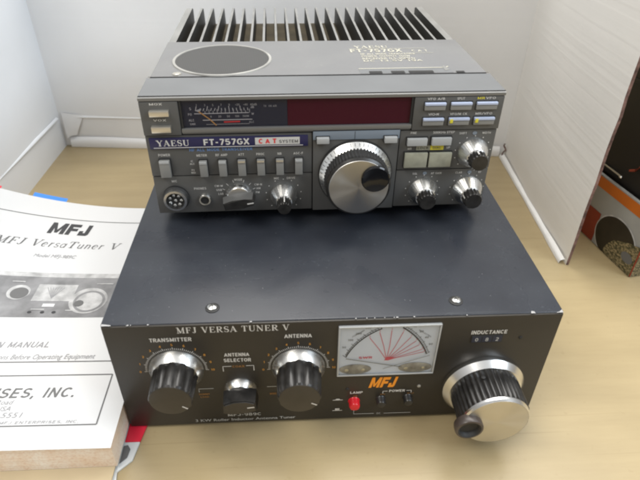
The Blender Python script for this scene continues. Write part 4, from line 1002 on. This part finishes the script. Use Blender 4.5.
# ------------------------------------------------------------------ carton and case at the right
a0 = Vector((.2737, .2236, 0)); b0 = Vector((.2867, .1427, 0)); dv = (b0-a0).normalized(); nv = Vector((dv.y, -dv.x, 0))   # nv points to -x
a0 = a0-dv*.03; LN = (b0-a0).length
ang = math.atan2(dv.y, dv.x)
car = thing('product_carton', 'pale carton with orange top band and picture of beige pellets, beyond the right cardboard panel', 'carton', b0)
def CL(u, v, w): return (a0-b0)+dv*u+Vector((0, 0, v))+nv*w            # left face: u from far end to near corner
ev = -nv
def CF(u, v, w): return ev*u+Vector((0, 0, v))+dv*w                    # front face: u from near corner to the right
CH = .0680; DP = .16
b = MB(); i = b.mi('grey_card')
def shell(P0, P1, z0, z1, m):
    pass
P = [a0-b0, Vector((0, 0, 0)), ev*DP, ev*DP+(a0-b0)]
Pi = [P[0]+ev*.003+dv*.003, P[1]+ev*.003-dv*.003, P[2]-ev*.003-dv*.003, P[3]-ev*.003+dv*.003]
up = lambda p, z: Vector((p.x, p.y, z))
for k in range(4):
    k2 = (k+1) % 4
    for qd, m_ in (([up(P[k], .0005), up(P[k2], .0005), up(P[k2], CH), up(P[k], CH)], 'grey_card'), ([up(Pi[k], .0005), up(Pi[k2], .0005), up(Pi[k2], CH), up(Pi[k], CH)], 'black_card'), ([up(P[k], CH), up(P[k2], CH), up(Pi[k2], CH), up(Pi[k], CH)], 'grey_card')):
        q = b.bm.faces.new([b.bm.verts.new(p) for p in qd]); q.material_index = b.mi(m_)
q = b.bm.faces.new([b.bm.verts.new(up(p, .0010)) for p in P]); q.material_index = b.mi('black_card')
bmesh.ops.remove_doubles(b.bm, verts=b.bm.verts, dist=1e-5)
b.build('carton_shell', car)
b = MB(); b.rect(.0, LN, .0560, CH-.0012, CL, .0003, 'orange_card'); b.rect(.0, DP, .0560, CH-.0012, CF, .0003, 'orange_card'); b.build('orange_band', car)
b = MB(); b.rect(.0, .0545, .001, .0330, CL, .0003, 'redbrown_card'); b.build('red_panel', car)
b = MB()
cu, cv_, ru, rv = LN-.031, .0195, .0265, .0225
clipd = [(cu+ru*1.05*math.cos(a), cv_+rv*1.06*math.sin(a)) for a in [2*math.pi*k/64 for k in range(64)]]
clp = lambda pts, s=1: [(min(x, LN-.0001), max(y, .001)) for x, y in pts]
b.poly(clp(clipd), CL, .0005, 'print_light')
b.poly(clp([(cu+ru*math.cos(a), cv_+rv*math.sin(a)) for a in [2*math.pi*k/64 for k in range(64)]]), CL, .0007, 'black_card')
pel = [(LN-.0390, .001), (LN-.0001, .001), (LN-.0001, .0335), (LN-.006, .0312), (LN-.014, .0290), (LN-.022, .0250), (LN-.031, .0205), (LN-.0365, .0130), (LN-.0395, .0060)]
b.poly(pel, CL, .0009, 'pellets')
b.poly([(.0, .001), (.050, .001), (.058, .015), (.050, .026), (.030, .0285), (.014, .0265), (0, .0275)], CF, .0009, 'pellets')
b.poly([(0, .0275), (.014, .0265), (.030, .0285), (.046, .027), (.034, .046), (.016, .053), (0, .051)], CF, .0006, 'black_card')
b.disc(LN-.010, .0150, .0075, .0052, CL, .0011, 'mid_ink', 24)
b.build('printed_picture', car)
b = MB(); b.box(-.0007, .0007, -.0007, .0007, .001, CH, 'redbrown_card'); b.build('corner_edge', car)
# black case standing inside the open carton
cs_ = thing('equipment_case', 'tall black case standing in the orange banded carton at the right edge', 'case', b0+ev*.07-dv*.06)
o_ = b0+ev*.07-dv*.06
def LC(u, v, z): return ev*u+dv*v+Vector((0, 0, z))
b = MB()
b.box(-.064, .080, -.030, .050, .0020, .1700, 'box_black', .004, 3, f=LC)
cb = b.build('case_body', cs_)
b = MB(); b.box(-.0655, .0815, -.0315, .0515, .1560, .1600, 'box_black', .001, 2, f=LC); b.build('lid_rim', cs_)
b = MB(); q0 = Vector((.2780, .2345, .0745))-o_; q1 = Vector((.2795, .1950, .0772))-o_
b.tube([q0, q0.lerp(q1, .5), q1], .0009, 'nickel'); b.lathe([(.0016, 0), (.0018, .001), (.0012, .002)], TOP(q1.x, q1.y, q1.z-.001), mats=('silver',), n=12); b.build('wire_handle', cs_)
b = MB(); b.tube([Vector((.2822, .190, .086))-o_, Vector((.2822, .183, .090))-o_, Vector((.2826, .178, .097))-o_], .0012, 'redbrown_card'); b.build('gleam_tube', cs_)  # red-brown tube put in to stand for a gleam on the case

# ------------------------------------------------------------------ light
w = bpy.data.worlds.new('World'); scn.world = w; w.use_nodes = True; nt = w.node_tree
bg = nt.nodes['Background']; tc = nt.nodes.new('ShaderNodeTexCoord'); sp = nt.nodes.new('ShaderNodeSeparateXYZ'); rp = nt.nodes.new('ShaderNodeValToRGB')
nt.links.new(tc.outputs['Generated'], sp.inputs[0]); nt.links.new(sp.outputs['Z'], rp.inputs['Fac'])
e = rp.color_ramp.elements; e[0].position = 0; e[0].color = (.40, .38, .35, 1); e[1].position = .8; e[1].color = (1.0, 1.0, 1.0, 1)
nt.links.new(rp.outputs[0], bg.inputs['Color']); bg.inputs['Strength'].default_value = .70
def area(name, loc, target, sx, sy, power, col):
    l = bpy.data.lights.new(name, 'AREA'); l.shape = 'RECTANGLE'; l.size = sx; l.size_y = sy; l.energy = power; l.color = col
    o = bpy.data.objects.new(name, l); COL.objects.link(o); o.location = loc
    o.rotation_euler = (Vector(target)-Vector(loc)).to_track_quat('-Z', 'Y').to_euler(); return o
area('overhead_light', (.22, .60, 1.6), (0, .1, 0), 1.7, .6, 29, (1, .97, .92))
area('overhead_light', (-.75, -.40, 1.6), (.1, .15, 0), 1.1, .6, 15, (1, .95, .87))  # unseen warm fill, placed at the left to light the right panel
area('cool_fill', (1.1, -.5, 1.1), (-.2, .4, .05), .7, .7, 13, (.80, .90, 1))  # unseen cool fill from the right, added to tint left and back panels

# ------------------------------------------------------------------ camera
cd = bpy.data.cameras.new('Camera'); cam = bpy.data.objects.new('Camera', cd); COL.objects.link(cam)
cam.location = (-.0255, -.2272, .3178); cam.rotation_euler = (.9460, -.0121, -.0557)
cd.sensor_width = 36; cd.lens = 539.59/640*36; cd.clip_start = .01; cd.clip_end = 50
cd.dof.use_dof = True; cd.dof.focus_distance = .40; cd.dof.aperture_fstop = 14
scn.camera = cam
scn.view_settings.view_transform = 'Standard'; scn.view_settings.look = 'None'; scn.view_settings.exposure = 0
scn.render.engine = 'CYCLES'
scn.cycles.filter_width = 2.3
scn.cycles.use_denoising = True
